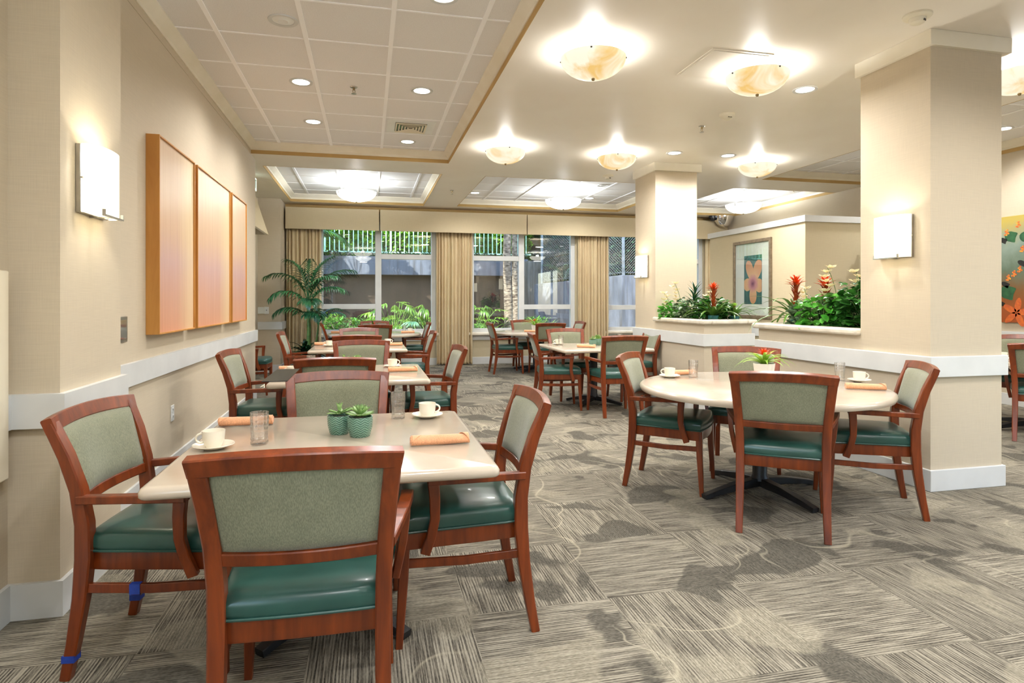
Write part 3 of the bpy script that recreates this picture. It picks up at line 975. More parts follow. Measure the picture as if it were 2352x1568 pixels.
def detector(R=.085, d=.05):
    t = thing('smoke_detector', '', 'smoke detector')
    MB().lathe([(.001, 0), (R, 0), (R, -.012), (R * .9, -.02), (R * .6, -.024), (.001, -.024)], 28).build('base', M['plastic'], t)
    MB().lathe([(.001, -.022), (R * .6, -.022), (R * .52, -d), (R * .35, -d - .008), (.001, -d - .008)], 24).build('housing', M['plastic'], t)
    MB().box(-.012, .012, -R * .56, -R * .45, -d, -d + .012).build('sensor_slot', M['darkpl'], t)
    return t
sd_ = detector()
place(sd_, 'round smoke detector on the soffit in front of the near column', (3.508, 3.318, H), .3, 'smoke detectors')
place(sd_, 'small round smoke detector by the middle far tray, beside the far column', (3.50, 8.63, H), .3, 'smoke detectors')
ms = thing('motion_sensor', 'cone shaped ivory motion sensor on the soffit between the column and the access panel', 'sensor', (3.509, 5.514, H))
MB().lathe([(.001, 0), (.075, 0), (.075, -.015), (.07, -.03), (.03, -.06), (.001, -.066)], 28).build('housing', M['plastic'], ms)
MB().box(-.02, .02, -.055, -.04, -.045, -.03).build('lens', M['darkpl'], ms)
ap = thing('ceiling_access_panel', 'square painted access panel set flush in the soffit', 'access panel', (2.745, 4.37, H))
m = MB(); m.box(-.26, .26, -.28, .28, -.006, 0); m.build('frame', M['soffit'], ap, smooth=0, bevel=.002)
MB().box(-.235, .235, -.255, .255, -.010, -.006).build('hatch', M['soffit'], ap, smooth=0, bevel=.002)
def vent(label, x, y, s=.27):
    t = thing('air_vent', label, 'air vent', (x, y, HT), 0, 'square ceiling air vents')
    MB().box(-s, s, -s, s, -.004, 0).build('face_plate', M['whiteplastic'], t, smooth=0)
    MB().box(-s * .66, s * .66, -s * .66, s * .66, -.0055, -.004).build('throat', M['darkpl'], t, smooth=0)
    for k in range(5):
        q = s * (.64 - k * .125)
        m = MB()
        w_ = s * .062
        m.rings([[(-q, -q, -.006), (q, -q, -.006), (q, q, -.006), (-q, q, -.006)],
                 [(-q - w_ * .2, -q - w_ * .2, -.022), (q + w_ * .2, -q - w_ * .2, -.022), (q + w_ * .2, q + w_ * .2, -.022), (-q - w_ * .2, q + w_ * .2, -.022)],
                 [(-q + w_, -q + w_, -.012), (q - w_, -q + w_, -.012), (q - w_, q - w_, -.012), (-q + w_, q - w_, -.012)]], cap=False)
        m.build('louvre', M['plastic'], t, smooth=0)
vent('square louvred air vent in the tiled ceiling over the left tables', .483, 7.23)
vent('square louvred air vent in the middle far ceiling tray', 3.45, 9.55)

# ------------------------------------------------------------------ the dining chair
def chair_proto():
    t = thing('dining_chair', '', 'chair')
    W_ = M['wood']
    for s in (-1, 1):
        rl = MB()
        rl.bar([(.226 * s, -.285, 0), (.224 * s, -.262, .12), (.222 * s, -.238, .28), (.222 * s, -.226, .42), (.224 * s, -.226, .54),
                (.230 * s, -.242, .66), (.240 * s, -.276, .78), (.250 * s, -.322, .895)],
               [.036, .040, .044, .046, .046, .046, .048, .048], [.034, .040, .048, .054, .052, .046, .040, .034], (1, 0, 0))
        rl.build('leg', W_, t)
        fl = MB()
        fl.bar([(.242 * s, .252, 0), (.238 * s, .246, .10), (.232 * s, .236, .26), (.230 * s, .232, .434)], [.026, .031, .038, .044], [.026, .031, .038, .044], (1, 0, 0))
        fl.build('leg', W_, t)
        am = MB()
        am.bar([(.240 * s, -.238, .628), (.262 * s, -.12, .634), (.284 * s, 0.0, .640), (.298 * s, .10, .644), (.303 * s, .148, .645)],
               [.030, .036, .040, .042, .042], [.030, .028, .028, .028, .026], (1, 0, 0))
        am.bar([(.300 * s, .128, .648), (.297 * s, .122, .58), (.288 * s, .120, .50), (.275 * s, .132, .43), (.262 * s, .155, .36)],
               [.028, .028, .028, .028, .026], [.044, .040, .036, .036, .038], (1, 0, 0))
        am.build('armrest', W_, t)
        MB().bar([(.224 * s, -.235, .315), (.232 * s, 0, .308), (.234 * s, .236, .315)], .018, .032, (1, 0, 0)).build('stretcher', W_, t)
    # crest rail and lower back rail, bowed to the rear
    n = 12
    def row(xh, y, z, bow, arch):
        return [(xh * (2 * i / n - 1), y - bow * (1 - (2 * i / n - 1) ** 2), z + arch * (1 - (2 * i / n - 1) ** 2)) for i in range(n + 1)]
    MB().bar(row(.273, -.316, .889, .030, .014), .054, .034, (0, -.35, 1)).build('crest_rail', W_, t)
    MB().bar(row(.222, -.236, .618, .028, 0), .038, .028, (0, -.2, 1)).build('lower_rail', W_, t)
    # upholstered back
    bk = MB()
    nx, nz = 14, 10
    def bp(u, v, side):
        z = .634 + (.876 - .634) * v
        hw = .214 + .028 * v
        yc = -.236 + (-.306 + .236) * v
        x = hw * (2 * u - 1)
        q = 1 - (2 * u - 1) ** 2
        e1 = min(1, 6 * min(u, 1 - u)) ** .5
        e2 = min(1, 6 * min(v, 1 - v)) ** .5
        bul = e1 * e2
        y = yc - .029 * q + (.004 + .024 * bul if side > 0 else -.004 - .010 * bul)
        return (x, y, z + .012 * q * v)
    for side in (1, -1):
        b0 = len(bk.v)
        for j in range(nz + 1):
            for i in range(nx + 1):
                bk.v.append(bp(i / nx, j / nz, side))
        for j in range(nz):
            for i in range(nx):
                a_ = b0 + j * (nx + 1) + i
                q4 = (a_, a_ + 1, a_ + nx + 2, a_ + nx + 1)
                bk.face(q4 if side < 0 else q4[::-1])
    N = (nx + 1) * (nz + 1)
    border = [i for i in range(nx + 1)] + [(j + 1) * (nx + 1) - 1 for j in range(1, nz + 1)] + [nz * (nx + 1) + i for i in range(nx - 1, -1, -1)] + [j * (nx + 1) for j in range(nz - 1, 0, -1)]
    for k in range(len(border)):
        a_, b_ = border[k], border[(k + 1) % len(border)]
        bk.face((a_, b_, b_ + N, a_ + N))
    bk.build('backrest', M['sage'], t, smooth=60)
    # seat
    def outline(sc=1.0, z=0):
        pts = []
        for i in range(9):                                    # front, bowed
            u = 1 - 2 * i / 8
            pts.append((.262 * u, .245 + .028 * (1 - u * u)))
        for i in range(1, 8):
            u = i / 8
            pts.append((-.262 + .042 * u, .245 - .47 * u))
        for i in range(7):
            u = -1 + 2 * i / 6
            pts.append((.214 * u, -.228 - .008 * (1 - u * u)))
        for i in range(1, 8):
            u = i / 8
            pts.append((.220 + .042 * u, -.225 + .47 * u))
        return [(x * sc, (y - .01) * sc + .01, z) for x, y in pts]
    sf = MB()
    sf.rings([outline(.965, .372), outline(.975, .378), outline(.975, .436)])
    sf.build('seat_frame', W_, t)
    st = MB()
    st.rings([outline(.985, .436), outline(1.0, .442), outline(1.012, .456), outline(1.012, .476), outline(.995, .492), outline(.95, .504), outline(.85, .511), outline(.6, .517), outline(.25, .520)])
    st.build('seat', M['green'], t, smooth=70)
    MB().tube(outline(1.008, .441), .0045, 6, True).build('piping', M['green'], t)
    return t

CH = chair_proto()
def chair(label, x, y, fx, fy, group='cherry wood dining armchairs'):
    return place(CH, label, (x, y, 0), face_to(fx, fy), group)
A = 'green seated armchair '
c_front = chair('nearest armchair, large in the foreground, its back to the camera', -.172, 2.045, .03, 1)
c_left = chair(A + 'at the left end of the front table, blue tape on its legs', -.711, 2.63, .991, -.136)
chair(A + 'at the right end of the front table beside the aisle', .372, 2.61, -1, .02)
chair(A + 'facing the camera behind the two succulents of the front table', -.15, 3.20, .03, -1)
chair(A + 'with its back to the camera at the second left table', -.20, 4.73, .06, 1)
chair(A + 'at the left end of the second left table against the wall', -.755, 5.245, 1, -.08)
chair(A + 'at the right end of the second left table beside the aisle', .46, 5.34, -1, -.05)
chair(A + 'facing the camera on the far side of the second left table', -.06, 5.95, 0, -1)
chair(A + 'with its back to the camera at the third left table', -.12, 7.56, 0, 1)
chair(A + 'at the left end of the third left table near the wall end', -.74, 8.15, 1, 0)
chair(A + 'at the right end of the third left table beside the aisle', .50, 8.0, -1, 0)
chair(A + 'on the far side of the third left table, facing the camera', -.12, 8.74, 0, -1)
chair(A + 'with its back to the camera at the left window table', .12, 10.66, .0, 1)
chair(A + 'at the left of the left window table, beside the palm', -.46, 11.25, 1, .08)
chair(A + 'at the right of the round table under the left window', .76, 11.28, -1, 0)
chair(A + 'facing the camera under the left window behind the red bromeliad', .13, 11.85, 0, -1)
chair(A + 'before the right round table with its back to the camera', 2.41, 3.215, .587, .81)
chair(A + 'at the left of the right round table, facing right', 2.151, 4.085, .768, -.641)
chair(A + 'at the right of the right round table, beside the near column', 3.135, 3.363, -.857, .515)
chair(A + 'behind the right round table, under the potted red bromeliad', 2.93, 4.35, -.57, -.82)
chair(A + 'with its back to the camera at the middle square table', 2.82, 6.757, .02, 1)
chair(A + 'at the left of the square table before the far column, facing right', 2.28, 7.27, .985, -.15)
chair(A + 'facing the camera behind the middle square table', 2.70, 7.93, 0, -1)
chair(A + 'at the right of the middle square table, against the planter rail', 3.47, 7.72, -1, 0)
chair(A + 'at the left of the far round table under the middle window', 2.475, 11.0, 1, 0)
chair(A + 'with its back to the camera at the middle window table', 3.12, 10.66, 0, 1)
chair(A + 'under the middle window facing the camera behind the far round table', 3.08, 11.78, 0, -1)
chair(A + 'at the right of the far round table, beside the narrow curtain', 3.60, 11.05, -1, 0)
chair(A + 'beyond the near column at the right edge, back turned', 6.27, 4.53, .8, .6)
chair(A + 'mostly hidden at the right edge of the photo, facing the camera', 7.05, 5.32, -.8, -.6)
chair(A + 'showing only a blue lit seat beyond the end of the left wall', -1.62, 9.35, 1, 0)

for nm, (p, zc, dx, dy) in {'a': ((-.224, -.271), .075, .041, .042), 'b': ((.225, -.271), .075, .041, .042)}.items():
    m = MB(); m.box(p[0] - dx / 2, p[0] + dx / 2, p[1] - dy / 2, p[1] + dy / 2, zc - .012, zc + .012)
    o = m.build('tape_band', M['tape'], c_left, smooth=0); o['label'] = 'blue tape wrapped round a rear leg'
m = MB(); m.box(.2205, .2425, -.07, -.035, .291, .327)
o = m.build('tape_band', M['tape'], c_left, smooth=0); o['label'] = 'blue tape wrapped round the stretcher'
m = MB(); m.box(-.258, -.217, .222, .262, .20, .222)
o = m.build('tape_band', M['tape'], c_left, smooth=0); o['label'] = 'blue tape wrapped round a front leg'

# ------------------------------------------------------------------ tables
TZ = .735
def base_parts(t, span=.34):
    MB().lathe([(.001, .085), (.062, .085), (.058, .10), (.048, .12), (.048, .66), (.06, .68), (.001, .68)], 24).build('column', M['black'], t)
    for k in range(4):
        a_ = PI / 4 + k * PI / 2
        c_, s_ = math.cos(a_), math.sin(a_)
        MB().bar([(0, 0, .075), (.5 * span * c_, .5 * span * s_, .06), (.9 * span * c_, .9 * span * s_, .035), (span * 1.12 * c_, span * 1.12 * s_, .018)],
                 [.07, .06, .052, .05], [.06, .05, .035, .03], (-s_, c_, 0)).build('foot', M['black'], t)
    m = MB(); m.box(-.26, .26, -.03, .03, .675, .695); m.box(-.03, .03, -.26, .26, .6752, .6948)
    m.build('top_bracket', M['black'], t, smooth=0)
def rr(hx, hy, r, n=6):
    pts = []
    for (cx, cy, a0) in ((hx - r, hy - r, 0), (-hx + r, hy - r, PI / 2), (-hx + r, -hy + r, PI), (hx - r, -hy + r, 3 * PI / 2)):
        for i in range(n + 1):
            a_ = a0 + PI / 2 * i / n
            pts.append((cx + r * math.cos(a_), cy + r * math.sin(a_)))
    return pts
def square_table():
    t = thing('square_dining_table', '', 'table')
    h = .578
    m = MB()
    prof = [(-.020, TZ - .040), (-.006, TZ - .038), (0, TZ - .030), (.0, TZ - .014), (-.006, TZ - .004), (-.018, TZ)]
    m.rings([[(x, y, z) for x, y in rr(h + d, h + d, .024)] for d, z in prof])
    m.build('tabletop', M['top'], t, smooth=50)
    base_parts(t)
    return t
def round_table(R):
    t = thing('round_dining_table', '', 'table')
    m = MB()
    m.lathe([(R - .03, TZ - .044), (R - .008, TZ - .042), (R, TZ - .030), (R, TZ - .016), (R - .007, TZ - .004), (R - .02, TZ)], 72)
    m.build('tabletop', M['top'], t, smooth=50)
    base_parts(t, .42)
    return t
sq = square_table()
G_SQ = 'square cream topped dining tables'
place(sq, 'square cream topped table in the foreground with two teal succulent pots', (-.122, 2.695, 0), 0, G_SQ)
place(sq, 'square cream topped table, second from the camera in the left row', (-.122, 5.17, 0), 0, G_SQ)
place(sq, 'square cream topped table, third from the camera in the left row', (-.11, 8.08, 0), 0, G_SQ)
place(sq, 'square cream topped table in the middle of the room before the far column', (2.83, 7.47, 0), 0, G_SQ)
rt = round_table(.815)
G_RT = 'round cream topped dining tables'
place(rt, 'large round cream topped table on the right with a red bromeliad on it', (2.64, 3.75, 0), face_to(.6, .8), G_RT)
place(rt, 'round cream topped table under the left window', (.12, 11.28, 0), 0, G_RT)
place(rt, 'round cream topped table under the middle window', (3.08, 11.2, 0), 0, G_RT)
place(rt, 'cream topped table at the right edge of the photo beyond the near column', (6.66, 4.93, 0), face_to(.8, .6), G_RT, .98)

# ------------------------------------------------------------------ tableware
def cup_proto():
    t = thing('coffee_cup', '', 'cup')
    m = MB()
    m.lathe([(.001, .002), (.026, .002), (.028, 0), (.030, .004), (.034, .012), (.0405, .03), (.0425, .055), (.043, .066), (.0415, .066), (.040, .055), (.038, .03), (.03, .012), (.001, .009)], 28)
    m.build('body', M['china'], t, smooth=50)
    h = MB()
    pts = []
    for i in range(11):
        a_ = -PI * .5 + PI * i / 10
        pts.append((.039 + .026 * math.cos(a_), 0, .036 + .019 * math.sin(a_)))
    h.tube(pts, .0045, 8)
    h.build('handle', M['china'], t, smooth=60)
    return t
def saucer_proto():
    m = MB()
    m.lathe([(.001, .003), (.032, .003), (.034, 0), (.04, .002), (.06, .008), (.078, .017), (.077, .019), (.06, .0115), (.04, .006), (.001, .006)], 36)
    return tag(m.build('saucer', M['china'], None, smooth=50), '', 'saucer')
def glass_proto():
    m = MB()
    m.lathe([(.001, 0), (.030, 0), (.034, .004), (.034, .012), (.031, .018), (.034, .022), (.034, .028), (.032, .034), (.034, .06), (.036, .10), (.0355, .132), (.0340, .132), (.0338, .10), (.0315, .06), (.029, .036), (.027, .022), (.001, .020)], 36)
    return tag(m.build('drinking_glass', M['glass'], None, smooth=50), '', 'glass')
def napkin_proto():
    t = thing('rolled_napkin', '', 'napkin')
    m = MB()
    L = .118
    n, seg = 16, 18
    rings = []
    for i in range(n + 1):
        u = i / n
        x = -L + 2 * L * u
        rr_ = .0215 - .0015 * abs(2 * u - 1) + .0004 * math.sin(u * 11)
        ring = []
        for k in range(seg):
            a_ = 2 * PI * k / seg
            # a loose flap spirals along the roll
            ridge = .0022 * max(0, math.cos((a_ - 1.2 - 3.4 * abs(u - .25))) ) ** 4
            ring.append((x + .002 * math.sin(a_ * 2), (rr_ * 1.12 + ridge) * math.cos(a_), .0205 + (rr_ * .92 + ridge) * math.sin(a_)))
        rings.append(ring)
    m.rings(rings)
    m.build('roll', M['napkin'], t, smooth=60)
    # turned over corners near the two ends
    for s_, x0, x1 in ((1, -.116, -.045), (-1, .116, .075)):
        f = MB()
        rows = []
        for k in range(11):                    # a flap whose slanting edge crosses the roll
            a_ = -.1 + 2.9 * k / 10
            xe = x0 + (x1 - x0) * k / 10
            R_ = .0238
            rows.append([(x0 + (xe - x0) * j / 4 if k else x0 + s_ * .001 * j, R_ * 1.12 * math.cos(PI - a_), .0205 + R_ * .93 * math.sin(PI - a_)) for j in range(5)])
        f.rings(rows, close=False, cap=False)
        f.build('folded_corner', M['napkin'], t, smooth=60, solid=.0022)
    e_ = MB()
    for xx in (-.1185, .1185):
        pts = [(xx, (.002 + .0022 * a_ ) * math.cos(a_) * 1.0, .0205 + (.002 + .0022 * a_) * math.sin(a_) * .85) for a_ in [j * .45 for j in range(18)]]
        e_.tube(pts, .0013, 5)
    e_.build('rolled_edge', M['napkin'], t)
    return t
CUP, SAU, GLS, NAP = cup_proto(), saucer_proto(), glass_proto(), napkin_proto()
def cup(x, y, rz, where, z=TZ):
    place(SAU, 'white saucer under the cup ' + where, (x, y, z), 0, 'white saucers')
    place(CUP, 'white coffee cup ' + where, (x, y, z + .006), rz, 'white coffee cups')
def glass(x, y, where, z=TZ):
    place(GLS, 'clear cut glass tumbler ' + where, (x, y, z), 0, 'clear tumblers')
def nap(x, y, rz, where, z=TZ):
    place(NAP, 'peach rolled napkin ' + where, (x, y, z), rz, 'rolled peach napkins')
cup(-.595, 2.64, PI, 'at the near left corner of the front table')
glass(-.43, 2.67, 'beside the left cup on the front table')
nap(-.555, 3.09, 0.0, 'behind the left tumbler on the front table')
glass(.146, 3.10, 'at the back of the front table behind the succulents')
cup(.29, 3.10, .2, 'at the back right corner of the front table')
nap(.285, 2.50, .03, 'at the right side of the front table, nearest the camera')
cup(.21, 5.50, .2, 'at the right of the second left table')
nap(.28, 5.13, .02, 'at the right of the second left table')
cup(-.57, 5.05, PI, 'at the left of the second left table')
nap(-.60, 5.42, .1, 'behind the left cup on the second left table')
glass(-.46, 5.35, 'hidden behind a chair top on the second left table')
cup(-.485, 8.2, PI, 'at the left of the third left table')
nap(-.56, 8.4, .05, 'at the left of the third left table')
glass(-.33, 8.35, 'at the left of the third left table, behind a chair top')
cup(.26, 8.4, .2, 'at the right of the third left table')
nap(.32, 8.12, .05, 'at the right of the third left table')
glass(.11, 8.3, 'at the right of the third left table, behind a chair top')
nap(-.52, 11.4, 0, 'at the left of the round table under the left window')
cup(-.45, 11.6, PI, 'at the left of the round table under the left window')
glass(.66, 11.6, 'on the round table under the left window')
cup(.76, 11.55, .2, 'at the right of the round table under the left window')
nap(.70, 11.2, .05, 'at the right of the round table under the left window')
cup(2.24, 4.29, PI * .8, 'at the left of the right round table')
nap(2.385, 4.40, .1, 'behind the left cup on the right round table')
glass(2.41, 4.24, 'at the left of the right round table')
glass(3.36, 3.83, 'at the right of the large right round table')
cup(3.45, 3.745, -.3, 'at the right edge of the right round table')
nap(3.18, 3.40, -.5, 'at the right of the right round table')
cup(2.46, 7.8, PI, 'at the far left of the middle square table')
glass(2.45, 7.66, 'beside the cup on the square table before the far column')
nap(2.64, 7.22, -.7, 'on the square table before the far column, left of the pots')
nap(3.06, 7.82, 1.2, 'peeping out behind the green pots on the middle square table')
glass(3.33, 7.80, 'at the far right of the middle square table')
nap(2.93, 11.0, -.6, 'on the round table under the middle window, left of the plant')
cup(3.62, 11.45, .2, 'on the round table under the middle window')
nap(3.52, 11.5, .2, 'behind the chair tops on the round table under the middle window')
cup(6.13, 4.83, 2, 'on the table at the right edge of the photo')
glass(6.35, 5.25, 'on the table at the right edge of the photo')

# table plants
def succulent(label, x, y, z, kind, scale=1.0, group='potted succulents on the tables'):
    t = thing('potted_succulent', label, 'potted plant', (x, y, z), random.uniform(0, 6), group)
    MB().lathe([(.001, 0), (.036, 0), (.040, .006), (.047, .035), (.049, .065), (.048, .078), (.045, .078), (.044, .06), (.001, .058)], 32).build('pot', M['pot'], t, smooth=50)
    MB().lathe([(.001, .069), (.044, .067), (.044, .06), (.001, .06)], 20).build('soil', M['soil'], t)
    r_ = MB()
    if kind == 'rosette':
        for ring, (n_, el, ln, w_) in enumerate(((9, .15, .060, .024), (8, .55, .052, .022), (7, .9, .042, .018), (5, 1.2, .03, .013))):
            for k in range(n_):
                r_.leaf((0, 0, .075 + ring * .006), 2 * PI * k / n_ + ring * .4, el, ln, w_, -.35, 5, .5, 'oval')
    elif kind == 'tuft':
        for k in range(60):
            r_.leaf((random.uniform(-.02, .02), random.uniform(-.02, .02), .066), random.uniform(0, 6.3), random.uniform(.7, 1.5), random.uniform(.04, .065), .006, .4, 3, .4)
    else:
        for k in range(13):
            r_.leaf((0, 0, .078), 2 * PI * k / 13 * 2.2, random.uniform(.05, .5), random.uniform(.05, .07), .017, -.2, 5, .55, 'oval')
        for k in range(5):
            r_.leaf((0, 0, .085), 2 * PI * k / 5, 1.2, .045, .016, -.1, 4, .5, 'oval')
    r_.build('leaves', M['succ2'] if kind == 'tuft' else M['succ'], t, smooth=60, solid=.003)
    t.scale = (scale,) * 3
    return t
succulent('teal ribbed pot with a loose spiky succulent, left of the pair on the front table', -.122, 2.81, TZ, 'loose', 1.06)
succulent('teal ribbed pot with a full rosette succulent, right of the pair on the front table', -.033, 2.735, TZ, 'rosette', 1.10)
succulent('succulent pot behind a chair top on the second left table, left of its pair', -.20, 5.42, TZ, 'loose')
succulent('succulent pot behind a chair top on the second left table, right of its pair', -.09, 5.40, TZ, 'rosette')
succulent('small green pot on the middle square table, left of its pair', 2.83, 7.50, TZ, 'loose')
succulent('small green pot with a bright grassy tuft on the middle square table', 2.935, 7.60, TZ, 'tuft', 1.1)

def bromeliad(name, label, loc, pot, n=16, ln=.3, w_=.03, el=(.5, 1.2), stalk=.12, bract=.05, leafm='brom', group=None, rz=0, pot_s=1.0, flower='red', droop=1.6, spikes=22):
    t = thing(name, label, 'potted plant', loc, rz, group)
    pr, ph = .055 * pot_s, .09 * pot_s
    MB().lathe([(.001, 0), (pr * .75, 0), (pr * .78, .004), (pr, ph), (pr * .93, ph), (pr * .9, ph * .85), (.001, ph * .85)], 28).build('pot', pot, t, smooth=50)
    MB().lathe([(.001, ph * .9), (pr * .92, ph * .88), (pr * .92, ph * .8), (.001, ph * .8)], 20).build('soil', M['soil'], t)
    m = MB()
    for k in range(n):
        a_ = k * 2.4 + random.uniform(-.2, .2)
        e_ = el[0] + (el[1] - el[0]) * (k / n)
        m.leaf((.01 * math.cos(a_), .01 * math.sin(a_), ph * .9), a_, e_, ln * random.uniform(.8, 1.1), w_, droop * random.uniform(.75, 1.2), 8, .35)
    m.build('leaves', M[leafm], t, smooth=60)
    if stalk:
        top = ph + stalk
        MB().tube([(0, 0, ph * .8), (0, 0, top)], .012 if stalk > .1 else .007, 8).build('stalk', M['stalk'], t)
        if stalk > .2:
            c_ = MB()                       # clasping leaves and bracts up the stalk
            for k in range(20):
                u = k / 20
                c_.leaf((0, 0, ph + stalk * (.1 + .75 * u)), k * 2.4, 1.25 - .15 * u, .13, .034, .35, 5, .5)
            c_.build('stalk_bracts', M['stalk'], t, smooth=60)
        b_ = MB()
        for k in range(spikes):
            u = k / spikes
            b_.leaf((0, 0, top - stalk * .12 * (1 - u)), k * 2.4, .35 + .95 * u, bract * (1.25 - .4 * u), bract * .30, .35, 5, .4)
        b_.build('flower', M[flower], t, smooth=60)
    return t
bromeliad('potted_bromeliad', 'red bromeliad with lime leaves in a white pot on the right round table', (2.83, 3.97, TZ), M['whitepot'], 22, .23, .026, (.5, 1.3), .06, .065, 'bromlight', None, 0, 1.4)
bromeliad('potted_bromeliad', 'red bromeliad on the round table under the left window', (.1, 11.4, TZ), M['whitepot'], 16, .3, .03, (.4, 1.2), .06, .06, 'brom')
bromeliad('potted_bromeliad', 'lime bromeliad with an orange flower in a white pot under the middle window', (3.10, 11.3, TZ), M['whitepot'], 18, .3, .032, (.5, 1.3), .08, .06, 'bromlight', None, 0, 1.3)

# ------------------------------------------------------------------ plants in the two planters
PB = 1.035
dkpot = M['teal']
G_B = 'bromeliads in the planters'
bromeliad('potted_bromeliad', 'tall orange bromeliad at the front corner of the far planter', (4.03, 6.62, PB), dkpot, 18, .42, .05, (.45, 1.25), .34, .085, 'brom', G_B, .4, 1.2)
bromeliad('potted_bromeliad', 'low yellow tipped bromeliad at the right end of the far planter', (4.30, 6.60, PB), dkpot, 20, .34, .034, (.5, 1.3), .12, .06, 'brom', G_B, 1.0, 1.1, 'bromlight')
bromeliad('potted_bromeliad', 'tall orange bromeliad leaning over the left end of the near planter', (4.06, 5.20, PB), dkpot, 22, .50, .045, (.3, 1.3), .36, .10, 'brom', G_B, 2.0, 1.2)
bromeliad('potted_bromeliad', 'red topped bromeliad behind the ivy in the near planter', (4.16, 4.92, PB), dkpot, 20, .34, .034, (.5, 1.3), .34, .10, 'brom', G_B, 1.3, 1.2)
def dracaena(label, loc, h, lean=(0, 0)):
    t = thing('spiky_plant', label, 'plant', loc, random.uniform(0, 6), 'spiky leaved plants in the planters')
    MB().tube([(0, 0, 0), (lean[0] * .5, lean[1] * .5, h * .5), (lean[0], lean[1], h)], .011, 7).build('stem', M['stem'], t)
    m = MB()
    for k in range(34):
        u = .25 + .75 * k / 34
        m.leaf((lean[0] * u, lean[1] * u, h * u), k * 2.4, .35 + .9 * u, .20 * (1.15 - .35 * u), .026, .55, 5, .3)
    m.build('leaves', M['darkleaf'], t, smooth=60)
def ivy(label, loc, spread, h, n, mat, sz=.05, group='leafy ivy plants in the planters', elong=1.0):
    t = thing('ivy_plant', label, 'plant', loc, 0, group)
    st = MB(); m = MB()
    for k in range(n):
        a_ = random.uniform(0, 2 * PI)
        rr_ = spread * math.sqrt(random.random())
        zz = h * random.uniform(.1, 1) * (1 - .35 * (rr_ / spread) ** 2)
        p = Vector((rr_ * math.cos(a_) * elong, rr_ * math.sin(a_), zz))
        if k % 5 == 0:
            st.tube([(p.x * .2, p.y * .2, -.02), (p.x * .7, p.y * .7, zz * .8), tuple(p)], .0022, 5)
        m.leaf(p, a_ + random.uniform(-1.2, 1.2), random.uniform(-.5, .7), sz * random.uniform(.8, 1.3), sz * .75, random.uniform(.1, .9), 4, .25, 'oval', roll=random.uniform(-.7, .7))
    st.build('stems', M['stem'], t)
    m.build('leaves', M[mat], t, smooth=60)
def orchid(label, loc, h, n, az):
    t = thing('orchid', label, 'orchid', loc, 0, 'cream orchids in the planters')
    d = Vector((math.cos(az), math.sin(az), 0))
    pts = [Vector((0, 0, 0)) + d * (.10 * (i / 8) ** 2.5) + Vector((0, 0, h * (i / 8) ** .9)) for i in range(9)]
    MB().tube(pts, .003, 6).build('stem', M['stem'], t)
    lf = MB()
    for k in range(5):
        lf.leaf((0, 0, 0), k * 1.3, .8, .16, .04, .9, 5, .3, 'oval')
    lf.build('leaves', M['darkleaf'], t)
    for k in range(n):
        c = pts[-1] - Vector((0, 0, .042 * k)) + Vector((random.uniform(-.03, .03), random.uniform(-.03, .03), 0))
        f_ = MB()
        for j in range(5):
            f_.leaf(tuple(c), j * 2 * PI / 5 + k, .35, .062, .04, -.3, 3, .15, 'oval', roll=random.uniform(-.4, .4))
        f_.lathe([(.001, -.006), (.006, 0), (.001, .008)], 8, tuple(c))
        f_.build('blossom', M['orchid'], t, smooth=60)
dracaena('dark spiky plant beside the far column in the far planter', (3.98, 7.02, PB), .42, (.03, .02))
dracaena('dark spiky plant in the middle of the near planter', (4.20, 4.55, PB), .40, (-.02, .05))
dracaena('dark spiky plant beside the near column in the near planter', (4.18, 4.30, PB), .38, (.03, 0))
orchid('cream orchid in front of the far column, tallest in the far planter', (3.86, 7.06, PB), .50, 6, 2.2)
orchid('small cream orchid at the left of the far planter', (3.90, 7.40, PB), .38, 5, 2.6)
orchid('cream orchid behind the orange bromeliad in the far planter', (4.05, 6.86, PB), .38, 5, .5)
orchid('cream orchid between the two red bromeliads in the near planter', (4.06, 5.02, PB), .40, 7, 1.3)
orchid('tallest cream orchid in the middle of the near planter', (4.08, 4.66, PB), .58, 7, 2.0)
orchid('pale orchid at the right of the near planter by the column', (4.05, 4.40, PB), .53, 5, 1.0)
ivy('bright green ivy at the left end of the far planter', (3.95, 7.42, PB), .19, .29, 230, 'pothosl', .065)
ivy('dark variegated ivy in the middle of the far planter', (4.00, 7.10, PB), .20, .35, 280, 'varieg', .06)
ivy('dark green ivy behind the bromeliads of the far planter', (4.12, 6.80, PB), .22, .33, 280, 'pothos', .075)
ivy('dark variegated ivy next to the bromeliad in the near planter', (4.05, 4.98, PB), .18, .32, 240, 'varieg', .07)
ivy('bright lime ivy spilling over the middle of the near planter', (3.97, 4.72, PB), .17, .36, 150, 'pothosl', .085)
ivy('tall dark green ivy at the back of the near planter', (4.20, 4.60, PB), .20, .46, 330, 'pothos', .085)
ivy('dark green ivy against the near column in the near planter', (4.05, 4.33, PB), .18, .40, 280, 'pothos', .085)

